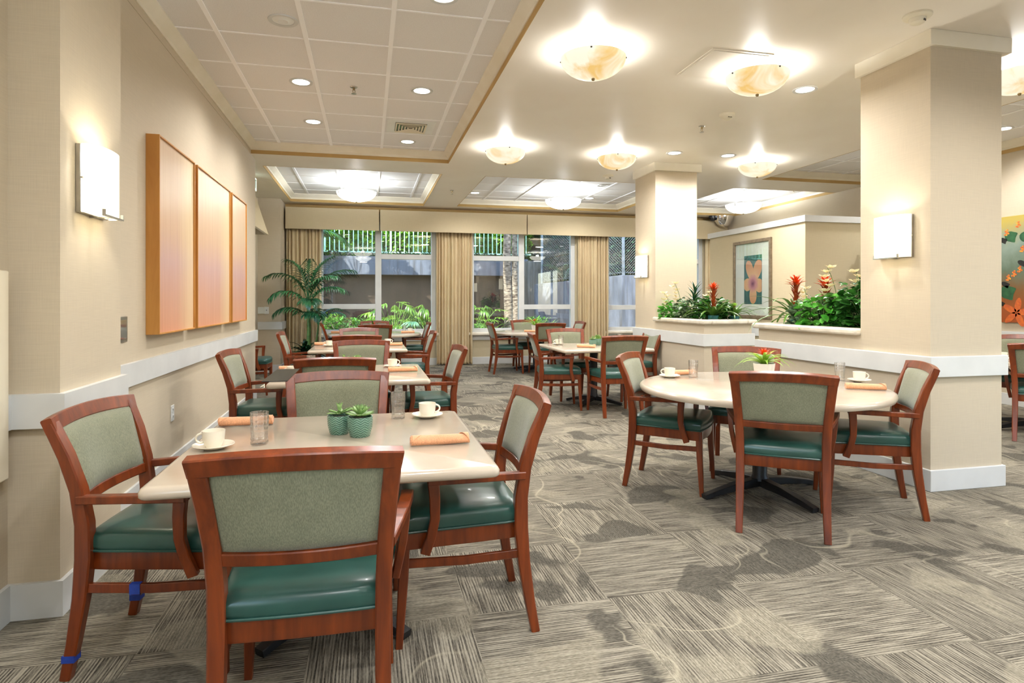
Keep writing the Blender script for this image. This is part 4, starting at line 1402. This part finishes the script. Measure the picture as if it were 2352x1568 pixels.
# ------------------------------------------------------------------ palm and floor plant by the left curtain
px, py = -1.05, 11.6
pt_ = thing('palm_tub', 'brown tub holding the tall palm beside the left curtain', 'planter', (px, py, 0))
MB().lathe([(.001, 0), (.19, 0), (.2, .02), (.235, .34), (.24, .36), (.215, .36), (.205, .30), (.001, .30)], 36).build('tub', M['wood'], pt_)
MB().lathe([(.001, .325), (.205, .32), (.205, .29), (.001, .29)], 24).build('soil', M['soil'], pt_)
pl = thing('potted_palm', 'tall green palm with drooping fronds before the left curtain', 'palm', (px, py, .32))
MB().tube([(0, 0, 0), (.02, 0, .5), (0, .01, 1.02)], [.042, .034, .024], 12).build('trunk', M['stem'], pl)
MB().tube([(.10, 0, 0), (.16, -.02, .35), (.19, -.03, .62)], [.02, .017, .012], 10).build('trunk', M['stem'], pl)
def frond(parent, base, az, el, length, droop, n, ll, lw, mat='palm', name='frond', ldroop=1.0):
    m = MB()
    p = Vector(base)
    d = Vector((math.cos(az), math.sin(az), 0))
    sd = Vector((-math.sin(az), math.cos(az), 0))
    pts = [p.copy()]
    N = 12
    dirs = []
    for i in range(N):
        e_ = el - droop * (i / N) ** 1.3
        dr = d * math.cos(e_) + Vector((0, 0, 1)) * math.sin(e_)
        dirs.append(dr)
        p = p + dr * (length / N)
        pts.append(p.copy())
    m.tube(pts, [.008 * (1 - .8 * i / N) + .001 for i in range(N + 1)], 5)
    for k in range(n):
        u = .22 + .78 * k / (n - 1)
        i = min(N - 1, int(u * N))
        q = pts[i].lerp(pts[i + 1], u * N - i)
        dr = dirs[i]
        for s in (-1, 1):
            dd = (dr * (.55 + .6 * u) + sd * s * (1.0 - .45 * u)).normalized()
            az2 = math.atan2(dd.y, dd.x)
            el2 = math.asin(max(-1, min(1, dd.z)))
            L_ = ll * (1 - .45 * abs(2 * u - .9))
            m.leaf(q, az2, el2 + .1, L_, lw, ldroop, 5, .3)
    o = m.build(name, M[mat], parent, smooth=60)
    return o
for az, el, ln, dr, zb in ((3.0, 1.35, 1.0, 1.9, .95), (2.4, 1.45, .95, 1.2, 1.0), (.1, 1.15, 1.0, 1.3, 1.0), (-.6, .95, .85, 1.4, .9), (.7, 1.4, 1.0, 1.0, 1.0), (3.6, 1.1, .8, 2.0, .85),
                          (4.9, .9, .7, 1.7, .8), (1.6, 1.45, .9, 1.0, 1.0), (5.6, 1.25, .85, 1.5, .95), (3.3, .8, .6, 1.6, .7), (5.2, .8, .55, 1.7, .65)):
    frond(pl, (0, .01, zb), az, el, ln, dr, 15, .36, .045, 'palm', 'frond', 1.6)
for az, el, ln in ((-.3, .9, .5), (.5, 1.1, .5), (4.2, .9, .45), (1.8, 1.1, .5), (3.2, 1.0, .45)):
    frond(pl, (.19, -.03, .60), az, el, ln, 1.4, 10, .26, .04, 'palm', 'frond', 1.4)
fp = thing('floor_plant', 'dark broad leaved plant at the foot of the palm', 'plant', (px, py - .05, .32))
m = MB()
for k in range(46):
    m.leaf((random.uniform(-.08, .08), random.uniform(-.06, .06), 0), k * 2.4, random.uniform(.3, 1.3), random.uniform(.34, .52), .075, random.uniform(1.0, 1.9), 7, .3, 'oval')
m.build('leaves', M['darkleaf'], fp, smooth=60)
rb = thing('leafy_shrub', 'dark leaves reaching out from behind the near column above the planter', 'plant', (6.68, 6.78, .0))
MB().lathe([(.001, 0), (.14, 0), (.18, .34), (.16, .34), (.001, .30)], 24).build('pot', M['whitepot'], rb)
MB().tube([(0, 0, .3), (.02, 0, 1.75)], .02, 8).build('trunk', M['bark'], rb)
m = MB()
for k in range(60):
    m.leaf((0, 0, 1.6 + .3 * random.random()), k * 2.4, random.uniform(.1, 1.2), random.uniform(.22, .38), .07, random.uniform(.6, 1.6), 5, .3, 'oval')
m.build('leaves', M['darkleaf'], rb)

# ------------------------------------------------------------------ curtains and valances
def curtain(label, x0, x1, pl_n, zt=2.8):
    m = MB()
    n = pl_n * 10
    zs = [0.02, .06, .5, 1.0, 1.6, 2.2, 2.6, zt]
    ph = random.uniform(0, 6)
    rows = []
    for z_ in zs:
        row = []
        amp = .050 - .014 * (z_ / zt)
        for i in range(n + 1):
            u = i / n
            w_ = u * pl_n + .18 * math.sin(u * 9 + ph) + .05 * math.sin(z_ * 2 + u * 20)
            row.append((x0 + (x1 - x0) * u, 12.50 + amp * math.sin(2 * PI * w_) * (.75 + .3 * math.sin(u * 23 + ph)) + .01 * math.sin(u * 5), z_))
        rows.append(row)
    m.rings(rows, close=False, cap=False)
    return tag(m.build('curtain', M['curtain'], None, smooth=80, solid=.003), label, 'curtain', 'pleated beige curtains')
curtain('pleated beige curtain behind the palm, left of the left window', -1.52, -.88, 9)
curtain('pleated beige curtain between the left and middle windows', 1.36, 2.10, 11)
curtain('pleated beige curtain between the middle window and the far column', 4.38, 5.08, 10)
curtain('narrow strip of curtain seen between the far column and the partition', 7.42, 7.86, 7)
for a0, b0, lab in ((-1.53, .215, 'left cloth covered valance box over the left window'), (.235, 3.215, 'wide cloth covered valance box over the two left windows, second from left'),
                    (3.232, 6.22, 'wide cloth covered valance box running behind the far column'), (6.237, 7.885, 'cloth covered valance box beyond the far column, right end')):
    t = thing('window_valance', lab, 'valance', ((a0 + b0) / 2, 12.36, 0), 0, 'cloth covered valance boxes')
    h = (b0 - a0) / 2
    MB().box(-h, h, 0, .02, 2.69, 3.105).build('front_board', M['valance'], t, bevel=.004)
    m = MB(); m.box(-h, -h + .02, .02, .255, 2.69, 3.10); m.box(h - .02, h, .02, .255, 2.69, 3.10)
    m.build('return_board', M['valance'], t)
    MB().box(-h + .02, h - .02, .02, .255, 3.08, 3.10).build('top_board', M['tan'], t)
struct(MB().box(-1.56, XR, YF - .008, YF, 3.06, H), 'trim_16', M['tan'], smooth=0)
# sloped valance over the alcove window
t = thing('sloped_valance', 'slanted cloth valance sticking out past the end of the left wall', 'valance', (-1.95, 10.05, 0))
m = MB()
m.rings([[(0, -1.0, 3.05), (.13, -1.0, 3.05), (.33, -1.0, 2.42), (.30, -1.0, 2.41), (.11, -1.0, 3.02), (0, -1.0, 3.02)],
         [(0, .9, 3.05), (.13, .9, 3.05), (.33, .9, 2.42), (.30, .9, 2.41), (.11, .9, 3.02), (0, .9, 3.02)]])
m.build('front_board', M['valance'], t, smooth=0)
m = MB()
for yy in (-1.0, .88):
    m.rings([[(0, yy, 3.04), (.12, yy, 3.04), (.32, yy, 2.42), (0, yy, 2.42)], [(0, yy + .02, 3.04), (.12, yy + .02, 3.04), (.32, yy + .02, 2.42), (0, yy + .02, 2.42)]])
m.build('end_board', M['valance'], t, smooth=0)
ex = thing('exit_sign', 'small box exit sign hanging from the soffit past the left wall end, seen edge on', 'sign', (-1.64, 9.75, H))
MB().box(-.05, .0, -.16, .16, -.235, -.03).build('housing', M['plastic'], ex, bevel=.004)
MB().box(0, .006, -.15, .15, -.225, -.04).build('lit_face', M['exit'], ex)
MB().box(-.045, -.005, -.05, .05, -.03, 0).build('mount', M['steel'], ex)
for z0, pts in ((0, 0),):
    # EXIT lettering on the lit face, read from the room side (+x)
    lt = MB()
    def seg(y0, z0_, y1, z1_):
        lt.bar([(.008, y0, z0_), (.008, y1, z1_)], .003, .014, (1, 0, 0), .05)
    zc, hh = -.132, .06
    y = -.115
    seg(y, zc - hh, y, zc + hh); [seg(y, zc + q, y + .04, zc + q) for q in (-hh, 0, hh)]
    y = -.05
    seg(y, zc - hh, y + .045, zc + hh); seg(y, zc + hh, y + .045, zc - hh)
    y = .03
    seg(y, zc - hh, y, zc + hh)
    y = .06
    seg(y, zc + hh, y + .05, zc + hh); seg(y + .025, zc - hh, y + .025, zc + hh)
    o = lt.build('lettering', M['pleaf'], ex, smooth=0); o['label'] = 'green EXIT letters'

# ------------------------------------------------------------------ things on the walls
def panel_art(y0, y1, z0, z1, x0, depth, mat, label):
    t = thing('gradient_painting', label, 'wall art', (x0, 0, 0), 0, 'three gradient panels on the left wall')
    fwd = .012
    m = MB()
    m.box(0, depth, y0, y0 + fwd, z0, z1); m.box(0, depth, y1 - fwd, y1, z0, z1)
    m.box(0, depth, y0 + fwd, y1 - fwd, z0, z0 + fwd); m.box(0, depth, y0 + fwd, y1 - fwd, z1 - fwd, z1)
    m.build('frame', M['tanwood'], t, smooth=0, bevel=.002)
    MB().box(.004, depth - .012, y0 + fwd, y1 - fwd, z0 + fwd, z1 - fwd).build('canvas', mat, t, smooth=0)
panel_art(4.57, 5.45, 1.09, 2.44, XL, .085, gradient_art('panel_gradient_a', 5.0, 3.0), 'nearest gradient art panel in a deep honey wood frame on the left wall')
panel_art(5.53, 6.78, 1.09, 2.44, XL, .085, gradient_art('panel_gradient_b', 6.3, 3.0), 'middle gradient art panel, widest of the three on the left wall')
panel_art(6.86, 7.64, 1.09, 2.44, XL, .085, gradient_art('panel_gradient_c', 7.9, 1.0), 'farthest and narrowest gradient art panel on the left wall')

eb = thing('electrical_panel', 'cream metal panel door with a lock, cut off by the left edge of the photo', 'panel', (XL, 2.45, 0))
MB().box(0, .04, -.42, .43, .60, 1.44).build('housing', M['panelpaint'], eb, bevel=.006)
MB().box(.04, .046, -.36, .30, .635, 1.405).build('door', M['panelpaint'], eb, bevel=.002)
w2 = MB().box(.046, .049, -.2, .235, 1.005, 1.10).build('window', M['darkpl'], eb, smooth=0)
MB().box(.049, .051, .12, .23, 1.03, 1.05).build('paper_label', M['mat'], eb, smooth=0)
MB().lathe([(.001, 0), (.010, 0), (.010, .008), (.001, .010)], 16).build('lock', M['steel'], eb)
lk = eb.children[-1]
lk.rotation_euler = (0, PI / 2, 0); lk.location = (.046, .27, 1.055)

mp = thing('metal_wall_plate', 'shiny steel plate on the left wall just past the pilaster', 'wall plate', (XL, 4.16, 1.145))
MB().box(0, .008, -.07, .07, -.078, .078).build('plate', M['steel'], mp, bevel=.003)
MB().box(.008, .011, -.05, .05, -.058, .058).build('inner_face', M['chrome'], mp, bevel=.001)
so = thing('wall_outlet', 'white duplex outlet low on the left wall behind the front chair', 'outlet', (XL, 5.14, .465))
MB().box(0, .006, -.037, .037, -.06, .06).build('cover_plate', M['whiteplastic'], so, bevel=.002)
m = MB(); m.box(.006, .009, -.018, .018, .012, .042); m.box(.006, .009, -.018, .018, -.042, -.012); m.build('socket', M['whiteplastic'], so, bevel=.001)
m = MB()
for zz in (.027, -.027):
    m.box(.009, .0095, -.009, -.006, zz - .007, zz + .007); m.box(.009, .0095, .006, .009, zz - .007, zz + .007)
m.build('slots', M['darkpl'], so, smooth=0)
sw = thing('light_switch', 'white toggle switch on the pier left of the palm', 'switch', (-1.80, 11.95, 1.14))
MB().box(-.04, .04, -.006, 0, -.065, .065).build('cover_plate', M['whiteplastic'], sw, bevel=.002)
MB().bar([(0, -.006, 0), (0, -.02, .008)], .01, .014, (1, 0, 0)).build('toggle', M['darkpl'], sw)
kp = thing('wall_keypad', 'pale wall box left of the toggle switch, half hidden by the wall end', 'wall box', (-1.925, 11.93, 1.14))
MB().box(-.08, -.0, -.03, .02, -.06, .06)
MB().box(-.024, .10, -.006, .02, -.06, .06).build('housing', M['mat'], kp, bevel=.003)

# hibiscus print on the partition
hp = thing('framed_flower_print', 'framed print of a large peach flower on the partition wall', 'picture', (5.72, 0, 0))
y0, y1, z0, z1 = 7.83, 8.78, 1.05, 2.245
m = MB()
fw_ = .05
m.box(-.03, 0, y0, y0 + fw_, z0, z1); m.box(-.03, 0, y1 - fw_, y1, z0, z1); m.box(-.03, 0, y0 + fw_, y1 - fw_, z0, z0 + fw_); m.box(-.03, 0, y0 + fw_, y1 - fw_, z1 - fw_, z1)
m.build('frame', M['framegrey'], hp, smooth=0, bevel=.006)
MB().box(-.010, 0, y0 + fw_, y1 - fw_, z0 + fw_, z1 - fw_).build('mat_board', M['mat'], hp, smooth=0)
MB().box(-.012, -.010, 8.06, 8.50, 1.265, 2.01).build('print', M['teal'], hp, smooth=0)
pm = MB()
cy_, cz_ = 8.27, 1.60
for ang, ln, wd in ((PI / 2 + .42, .36, .17), (PI / 2 - .5, .37, .19), (-.35, .26, .20), (PI + .25, .25, .19), (-PI / 2 - .02, .33, .17)):
    ctr = []
    for k in range(24):
        a_ = 2 * PI * k / 24
        r_ = ln / 2
        u = r_ + r_ * math.cos(a_)
        v = wd / 2 * math.sin(a_) * (1 + .25 * math.cos(a_))
        yy = cy_ - (u * math.cos(ang) - v * math.sin(ang))
        zz = cz_ + (u * math.sin(ang) + v * math.cos(ang))
        ctr.append((min(max(yy, 8.062), 8.498), min(max(zz, 1.267), 2.008)))
    off_ = -.0125 - .0004 * random.random()
    pm.rings([[(-.012, a1, b1) for a1, b1 in ctr], [(off_, a1, b1) for a1, b1 in ctr]])
pm.build('printed_flower', M['petal'], hp, smooth=0)
MB().box(-.018, -.016, y0 + fw_, y1 - fw_, z0 + fw_, z1 - fw_).build('glazing', M['picglass'], hp, smooth=0)

# colourful painting on the right wall
pg = thing('abstract_painting', 'colourful painting of leaves and orange petals on the right wall', 'painting', (XR, 0, 0))
MB().box(-.035, 0, 4.9, 6.22, 1.045, 2.38).build('canvas', M['painting'], pg, smooth=0, bevel=.003)
def blob(mb, y, z, ry, rz_, rot=0, pinch=.25, n=22, x=-.0365):
    pts = []
    for k in range(n):
        a_ = 2 * PI * k / n
        r1 = ry * math.cos(a_) * (1 + pinch * math.cos(3 * a_))
        r2 = rz_ * math.sin(a_) * (1 + pinch * math.cos(2 * a_))
        pts.append((y + r1 * math.cos(rot) - r2 * math.sin(rot), z + r1 * math.sin(rot) + r2 * math.cos(rot)))
    mb.rings([[(-.034, a, b) for a, b in pts], [(x, a, b) for a, b in pts]])
m1, m2, m3, m4 = MB(), MB(), MB(), MB()
for (y, z, s) in ((6.08, 2.12, .07), (5.9, 2.1, .07), (5.5, 2.0, .08), (6.12, 1.42, .09), (5.4, 1.5, .09), (5.1, 1.9, .08)): blob(m1, y, z, s, s * 1.2, .3)
for (y, z, s) in ((6.18, 2.08, .05), (6.15, 1.52, .05), (5.95, 1.78, .05), (5.3, 1.75, .06), (6.2, 1.28, .04)): blob(m2, y, z, s, s * .8, .5)
for k in range(5): blob(m3, 6.02 + .09 * math.cos(k * 1.26 + .5), 1.17 + .09 * math.sin(k * 1.26 + .5), .09, .042, k * 1.26 + .5, .1)
for (y, z) in ((6.0, 2.26), (6.05, 1.65), (5.98, 1.7), (6.12, 1.6), (5.95, 1.95), (6.14, 2.17), (5.6, 2.2), (5.5, 1.7)):
    m4 = MB()
    for k in range(7): blob(m4, y + .014 * math.cos(k * 2.4) * (k ** .5) * .8, z + .016 * math.sin(k * 2.4) * (k ** .5), .012, .012, 0, 0, 8, -.037 - .0002 * k)
    m4.build('painted_berries', M['pred'], pg, smooth=0)
for mm, mt, nm in ((m1, 'pleaf', 'painted_leaves'), (m2, 'pdark', 'painted_dark_leaves'), (m3, 'porange', 'painted_petals')):
    mm.build(nm, M[mt], pg, smooth=0)

# security dome and convex mirror in the far right corner
dm = thing('security_camera', 'small dark dome camera under the soffit beside the convex mirror', 'camera', (7.42, 12.22, 3.165))
MB().lathe([(.001, .025), (.085, .025), (.085, -.03), (.001, -.03)], 24).build('base', M['darkpl'], dm)
MB().lathe([(.062, -.03), (.058, -.06), (.04, -.085), (.001, -.095)], 20).build('dome', M['darkpl'], dm)
cm = thing('convex_mirror', 'chrome half dome safety mirror in the far right corner', 'mirror', (7.67, 12.18, 3.18))
m = MB()
m.lathe([(.21 * math.sin(PI / 2 * i / 10) + .0005, -.23 * math.cos(PI / 2 * i / 10)) for i in range(11)], 32)
m.build('mirror_dome', M['chrome'], cm, smooth=60)

# ------------------------------------------------------------------ garden outside
struct(MB().box(-12, 16, 12.8, 26, .02, .22), 'ground_garden', M['ground'], smooth=0)
g = MB(); g.box(-8, 4.72, 18.30, 18.6, .2, 2.08)
struct(g, 'wall_garden_lower', M['brown_wall'], smooth=0)
g = MB(); g.box(-8, 1.83, 18.0, 18.6, 2.06, 2.585); g.box(1.86, 4.72, 18.0, 18.6, 2.06, 2.57)
struct(g, 'wall_garden_band', M['garden_wall'], smooth=0, bevel=.01)
struct(MB().box(4.62, 5.10, 17.6, 18.6, .2, 2.50), 'wall_garden_pier', M['garden_wall2'], smooth=0, bevel=.01)
g = MB()
def slab(mb, p0, p1, th, zb, zt0, zt1):
    a_, b_ = Vector(p0), Vector(p1)
    n_ = Vector((-(b_ - a_).y, (b_ - a_).x)).normalized() * th
    ring0 = [(a_.x, a_.y), (b_.x, b_.y), (b_.x + n_.x, b_.y + n_.y), (a_.x + n_.x, a_.y + n_.y)]
    zt = [zt0, zt1, zt1, zt0]
    mb.rings([[(x, y, zb) for x, y in ring0], [(x, y, z_) for (x, y), z_ in zip(ring0, zt)]])
slab(g, (4.80, 17.6), (6.60, 15.3), .2, .2, 1.80, 2.0)
slab(g, (6.60, 15.3), (12.0, 15.9), .2, .2, 2.0, 2.0)
struct(g, 'wall_garden_right', M['garden_wall'], smooth=0, bevel=.01)
g = MB(); g.box(-10, 5.0, 18.6, 24, .2, 2.55); g.rings([[(-10, 19.9, 2.55), (5.0, 19.9, 2.55), (5.0, 24, 2.55), (-10, 24, 2.55)], [(-10, 20.6, 5.2), (5.0, 20.6, 5.2), (5.0, 24, 5.2), (-10, 24, 5.2)]])
struct(g, 'bank_upper', M['bankm'], smooth=0)
# earth bank behind the right wall
g = MB(); g.rings([[(5.2, 17.7, .2), (6.8, 15.6, .2), (14, 16.2, .2), (14, 24, .2), (5.2, 24, .2)], [(5.2, 18.2, 1.8), (6.9, 16.2, 1.9), (14, 16.8, 1.9), (14, 24, 5.5), (5.2, 24, 5.5)]])
g.rings([[(5.15, 19.3, .2), (14, 17.9, .2), (14, 24, .2), (5.15, 24, .2)], [(5.15, 19.6, 6), (14, 18.3, 6), (14, 24, 6), (5.15, 24, 6)]])
struct(g, 'bank_right', M['bankm'], smooth=0)

fe = thing('garden_fence', 'pale green metal railing fence on top of the garden wall', 'fence', (0, 18.75, 2.6))
m = MB(); m.box(-4, 5.0, -.02, .02, .14, .18); m.box(-4, 5.0, -.02, .02, 1.62, 1.66)
m.build('rail', M['fence'], fe, smooth=0)
bal = MB().box(-.014, .014, -.012, .012, .18, 1.62).build('baluster', M['fence'], fe, smooth=0)
bal.location.x = -1.9
x = -1.9 + .135
k = 1
while x < 4.95:
    c = bal.copy(); COL.objects.link(c); c.parent = fe; c.location.x = x
    if k % 14 == 5:
        c.scale.x = 1.9; c.name = 'fence_post'
    x += .135; k += 1
cl = thing('chain_link_fence', 'chain link fence with steel posts on the right garden wall', 'fence', (0, 0, 0))
def link_run(p0, p1, zb0, zb1, h):
    a_, b_ = Vector(p0), Vector(p1)
    L_ = (b_ - a_).length
    d = (b_ - a_).normalized()
    m = MB()
    st = .075
    n_ = int((L_ + h) / st)
    for s in (1, -1):
        for i in range(-int(h / st) - 1, int(L_ / st) + 1):
            u0, v0 = i * st, 0
            u1, v1 = i * st + h, h
            if u0 < 0: v0 += -u0; u0 = 0
            if u1 > L_: v1 -= (u1 - L_); u1 = L_
            if v1 <= v0: continue
            if s < 0: u0, u1 = L_ - u0, L_ - u1
            def pt3(u, v):
                q = a_ + d * u
                zb = zb0 + (zb1 - zb0) * u / L_
                return (q.x, q.y, zb + v)
            m.tube([pt3(u0, v0), pt3(u1, v1)], .0032, 3)
    m.build('wire_mesh', M['galv'], cl, smooth=0)
    r_ = MB(); r_.tube([(a_.x, a_.y, zb0 + .05), (b_.x, b_.y, zb1 + .05)], .006, 5); r_.build('tension_wire', M['galv'], cl)
link_run((5.02, 17.45), (6.66, 15.38), 1.86, 2.03, 1.9)
link_run((6.66, 15.38), (9.5, 15.7), 2.03, 2.03, 1.9)
for (x, y, zb) in ((5.0, 17.45, 1.8), (6.66, 15.36, 1.98)):
    MB().tube([(x, y, zb), (x, y, 4.1)], .045, 12).build('post', M['galv'], cl)

def palm_tree(label, x, y, r0, h, az0, nf=13, fl=2.3, lean=0.0):
    t = thing('garden_palm', label, 'palm tree', (x, y, .2), 0, 'palm trunks in the garden')
    pts = [(0.02 * math.sin(i) + lean * (i / 10) ** 1.5, 0, h * i / 10) for i in range(11)]
    MB().tube(pts, [r0 * (1.15 if i == 0 else 1 - .02 * i) for i in range(11)], 14).build('trunk', M['bark'], t)
    for k in range(nf):
        frond(t, (lean, 0, h - .05), az0 + k * 2 * PI / nf, .75 + .25 * (k % 2), fl, 1.5, 22, .62, .06, 'g2')
palm_tree('thick mottled palm trunk in the left pane of the middle window', 3.54, 15.6, .115, 4.6, .2)
palm_tree('thinner mottled palm trunk just right of the thick one', 3.98, 16.6, .09, 5.2, .7)
palm_tree('palm whose arching fronds hang in front of the band, left of the left window', -1.75, 16.9, .08, 2.6, .3, 9, 1.3)
palm_tree('hidden palm added behind the second curtain to throw shade on the wall', 2.3, 16.9, .10, 4.3, .4, 12, 1.9, -.35)  # this palm and the next are added for their frond shadows
palm_tree('hidden palm added behind the left curtain, leaning to shade the band of wall', -2.3, 16.8, .10, 4.2, .9, 12, 1.9, 1.0)

# garden planting: a few kinds, each plant an object of its own
def shrub_philo():
    t = thing('broadleaf_shrub', '', 'shrub')
    st, m = MB(), MB()
    for k in range(34):
        a_ = k * 2.4; e_ = random.uniform(.7, 1.35); L_ = random.uniform(.45, .95)
        d = Vector((math.cos(a_) * math.cos(e_), math.sin(a_) * math.cos(e_), math.sin(e_)))
        p = d * L_
        st.tube([(0, 0, 0), tuple(d * L_ * .5 + Vector((0, 0, .03))), tuple(p)], .008, 5)
        base = p
        tilt = random.uniform(-.7, .5)
        for j in range(8):                              # deeply lobed blade
            q = (j - 3.5) / 3.5
            m.leaf(base + Vector((math.cos(a_), math.sin(a_), -.4)) * (.03 * (3.5 - abs(j - 3.5))), a_ + q * 1.3, tilt - .15 * abs(q), .22 * (1.15 - .45 * abs(q)), .042, random.uniform(.6, 1.3), 4, .25, 'oval')
    st.build('stems', M['stem'], t); m.build('leaves', M['g1'], t, smooth=60)
    return t
def shrub_fern():
    t = thing('fern', '', 'fern')
    for k in range(11):
        frond(t, (0, 0, 0), k * 2.4, random.uniform(.7, 1.3), random.uniform(.7, 1.0), 1.5, 18, .17, .028, 'g2')
    return t
def shrub_bushy(mat, n=900, rx=.55, rz_=.8, sz=.085):
    t = thing('leafy_bush', '', 'bush')
    m, st = MB(), MB()
    for k in range(8):
        a_ = k * 2.4
        st.tube([(0, 0, 0), (.15 * math.cos(a_), .15 * math.sin(a_), rz_ * .5), (.35 * math.cos(a_), .35 * math.sin(a_), rz_ * .9)], .01, 5)
    for k in range(n):
        a_ = random.uniform(0, 6.283); r_ = rx * random.random() ** .45; zz = rz_ * random.random() ** .8
        r_ *= math.sqrt(max(.1, 1 - (zz / rz_ - .45) ** 2))
        m.leaf((r_ * math.cos(a_), r_ * math.sin(a_), zz), random.uniform(0, 6.283), random.uniform(-.3, .9), sz * random.uniform(.7, 1.4), sz * .5, .5, 3, .2, 'oval')
    st.build('branches', M['bark'], t); m.build('leaves', mat, t, smooth=60)
    return t
def shrub_strap():
    t = thing('strap_leaf_plant', '', 'plant')
    m = MB()
    for k in range(46):
        m.leaf((random.uniform(-.08, .08), random.uniform(-.08, .08), 0), k * 2.4, random.uniform(.6, 1.4), random.uniform(.6, 1.05), .045, random.uniform(.8, 1.8), 7, .35)
    m.build('leaves', M['g1'], t, smooth=60)
    return t
def shrub_monstera():
    t = thing('split_leaf_plant', '', 'plant')
    st, m = MB(), MB()
    for k in range(9):
        a_ = k * 2.4; e_ = random.uniform(.6, 1.2); L_ = random.uniform(.5, .85)
        d = Vector((math.cos(a_) * math.cos(e_), math.sin(a_) * math.cos(e_), math.sin(e_)))
        p = d * L_
        st.tube([(0, 0, 0), tuple(p)], .01, 5)
        for j in range(13):
            q = (j - 6) / 6
            m.leaf(p, a_ + q * 1.6, .1 - .1 * abs(q), .36 * (1.1 - .4 * abs(q)), .055, 1.1, 5, .15, 'oval')
    st.build('stems', M['stem'], t); m.build('leaves', M['g3'], t, smooth=60)
    return t
KIND = {'philo': shrub_philo(), 'fern': shrub_fern(), 'bush': shrub_bushy(M['g1']), 'dark': shrub_bushy(M['g2'], 800), 'strap': shrub_strap(), 'mon': shrub_monstera()}
GP = [('bush', -1.1, 15.0, 1.0, 'bright leafy bush behind the palm fronds, lower left pane'),
      ('dark', -.55, 14.6, .9, 'dark leafy bush low in the left window, left pane'),
      ('fern', -.35, 15.6, 1.1, 'fern in front of the brown wall, left pane of the left window'),
      ('fern', .25, 16.4, 1.15, 'fern below the lamp reflection, left window'),
      ('bush', .05, 14.5, .85, 'bright leafy bush at the mullion foot of the left window'),
      ('strap', .62, 15.0, 1.0, 'sunlit strap leaved plant in the right pane of the left window'),
      ('philo', .65, 16.1, 1.2, 'tall broadleaf shrub in the right pane of the left window'),
      ('mon', 1.25, 14.6, 1.0, 'blue green split leaf plant at the lower right of the left window'),
      ('philo', 1.6, 16.6, 1.15, 'broadleaf shrub half hidden by the second curtain'),
      ('dark', -2.0, 15.6, 1.2, 'dark bush at the far left of the garden'),
      ('philo', 2.55, 15.7, 1.2, 'bright broadleaf shrub at the left of the middle window'),
      ('strap', 3.0, 15.3, 1.0, 'sunlit strap leaved plant left of the palm trunk'),
      ('dark', 2.4, 14.7, .7, 'low dark bush at the sill of the middle window'),
      ('fern', 3.9, 15.4, 1.0, 'fern between the palm trunks and the mullion'),
      ('strap', 4.3, 14.9, 1.05, 'arching strap leaved plant in the right pane of the middle window'),
      ('dark', 4.35, 15.8, .85, 'dark bush at the foot of the right garden wall'),
      ('mon', 3.7, 14.3, .8, 'split leaf plant low in the middle window'),
      ('fern', 4.9, 15.3, .7, 'small fern by the third curtain')]
for kd, x, y, s, lab in GP:
    o = place(KIND[kd], lab, (x, y, .2), random.uniform(0, 6), 'garden shrubs under the wall', s)
# hedge and bank foliage
def hedge(label, x0, x1, y0, y1, z0, z1, mat, n, sz, slope=0.0):
    t = thing('hedge', label, 'hedge', ((x0 + x1) / 2, (y0 + y1) / 2, z0))
    m = MB()
    hx, hy = (x1 - x0) / 2, (y1 - y0) / 2
    for k in range(n):
        y = random.uniform(-hy, hy)
        z_ = random.uniform(0, z1 - z0) 
        y = -hy + (y + hy) * random.random() + slope * z_
        m.leaf((random.uniform(-hx, hx), y, z_), random.uniform(0, 6.28), random.uniform(-.4, 1.0), sz * random.uniform(.7, 1.5), sz * .55, .5, 3, .2, 'oval')
    m.build('leaves', mat, t, smooth=60)
    s_ = MB()
    for k in range(14):
        xx = -hx + 2 * hx * (k + .5) / 14
        s_.tube([(xx, 0, 0), (xx + .1, .1, (z1 - z0) * .9)], .03, 5)
    s_.build('branches', M['bark'], t)
    return t
hedge('bright green hedge behind the fence, seen in the left window', -2.6, 1.6, 19.0, 19.8, 2.55, 4.4, M['g4'], 14000, .13)
hedge('green hedge behind the fence, seen in the middle window', 1.6, 5.1, 19.0, 19.8, 2.55, 4.4, M['g4'], 11000, .14)
hedge('low dark planting along the foot of the green fence', -2.4, 4.8, 18.35, 18.65, 2.55, 2.74, M['dark_g'], 1500, .09)
hedge('dark foliage on the bank behind the chain link fence', 5.25, 10.4, 17.3, 18.4, 1.7, 4.8, M['dark_g'], 20000, .19, .25)
hedge('low dark foliage just behind the right garden wall and its fence', 7.0, 10.6, 16.0, 16.9, 1.9, 4.4, M['dark_g'], 14000, .19, .1)
f_ = thing('fern', 'single pale fern frond plant behind the chain link fence', 'fern', (5.55, 17.1, 1.9))
for k in range(7):
    frond(f_, (0, 0, 0), k * 2.4 + 3.6, 1.1, .8, 1.2, 16, .16, .035, 'g3')
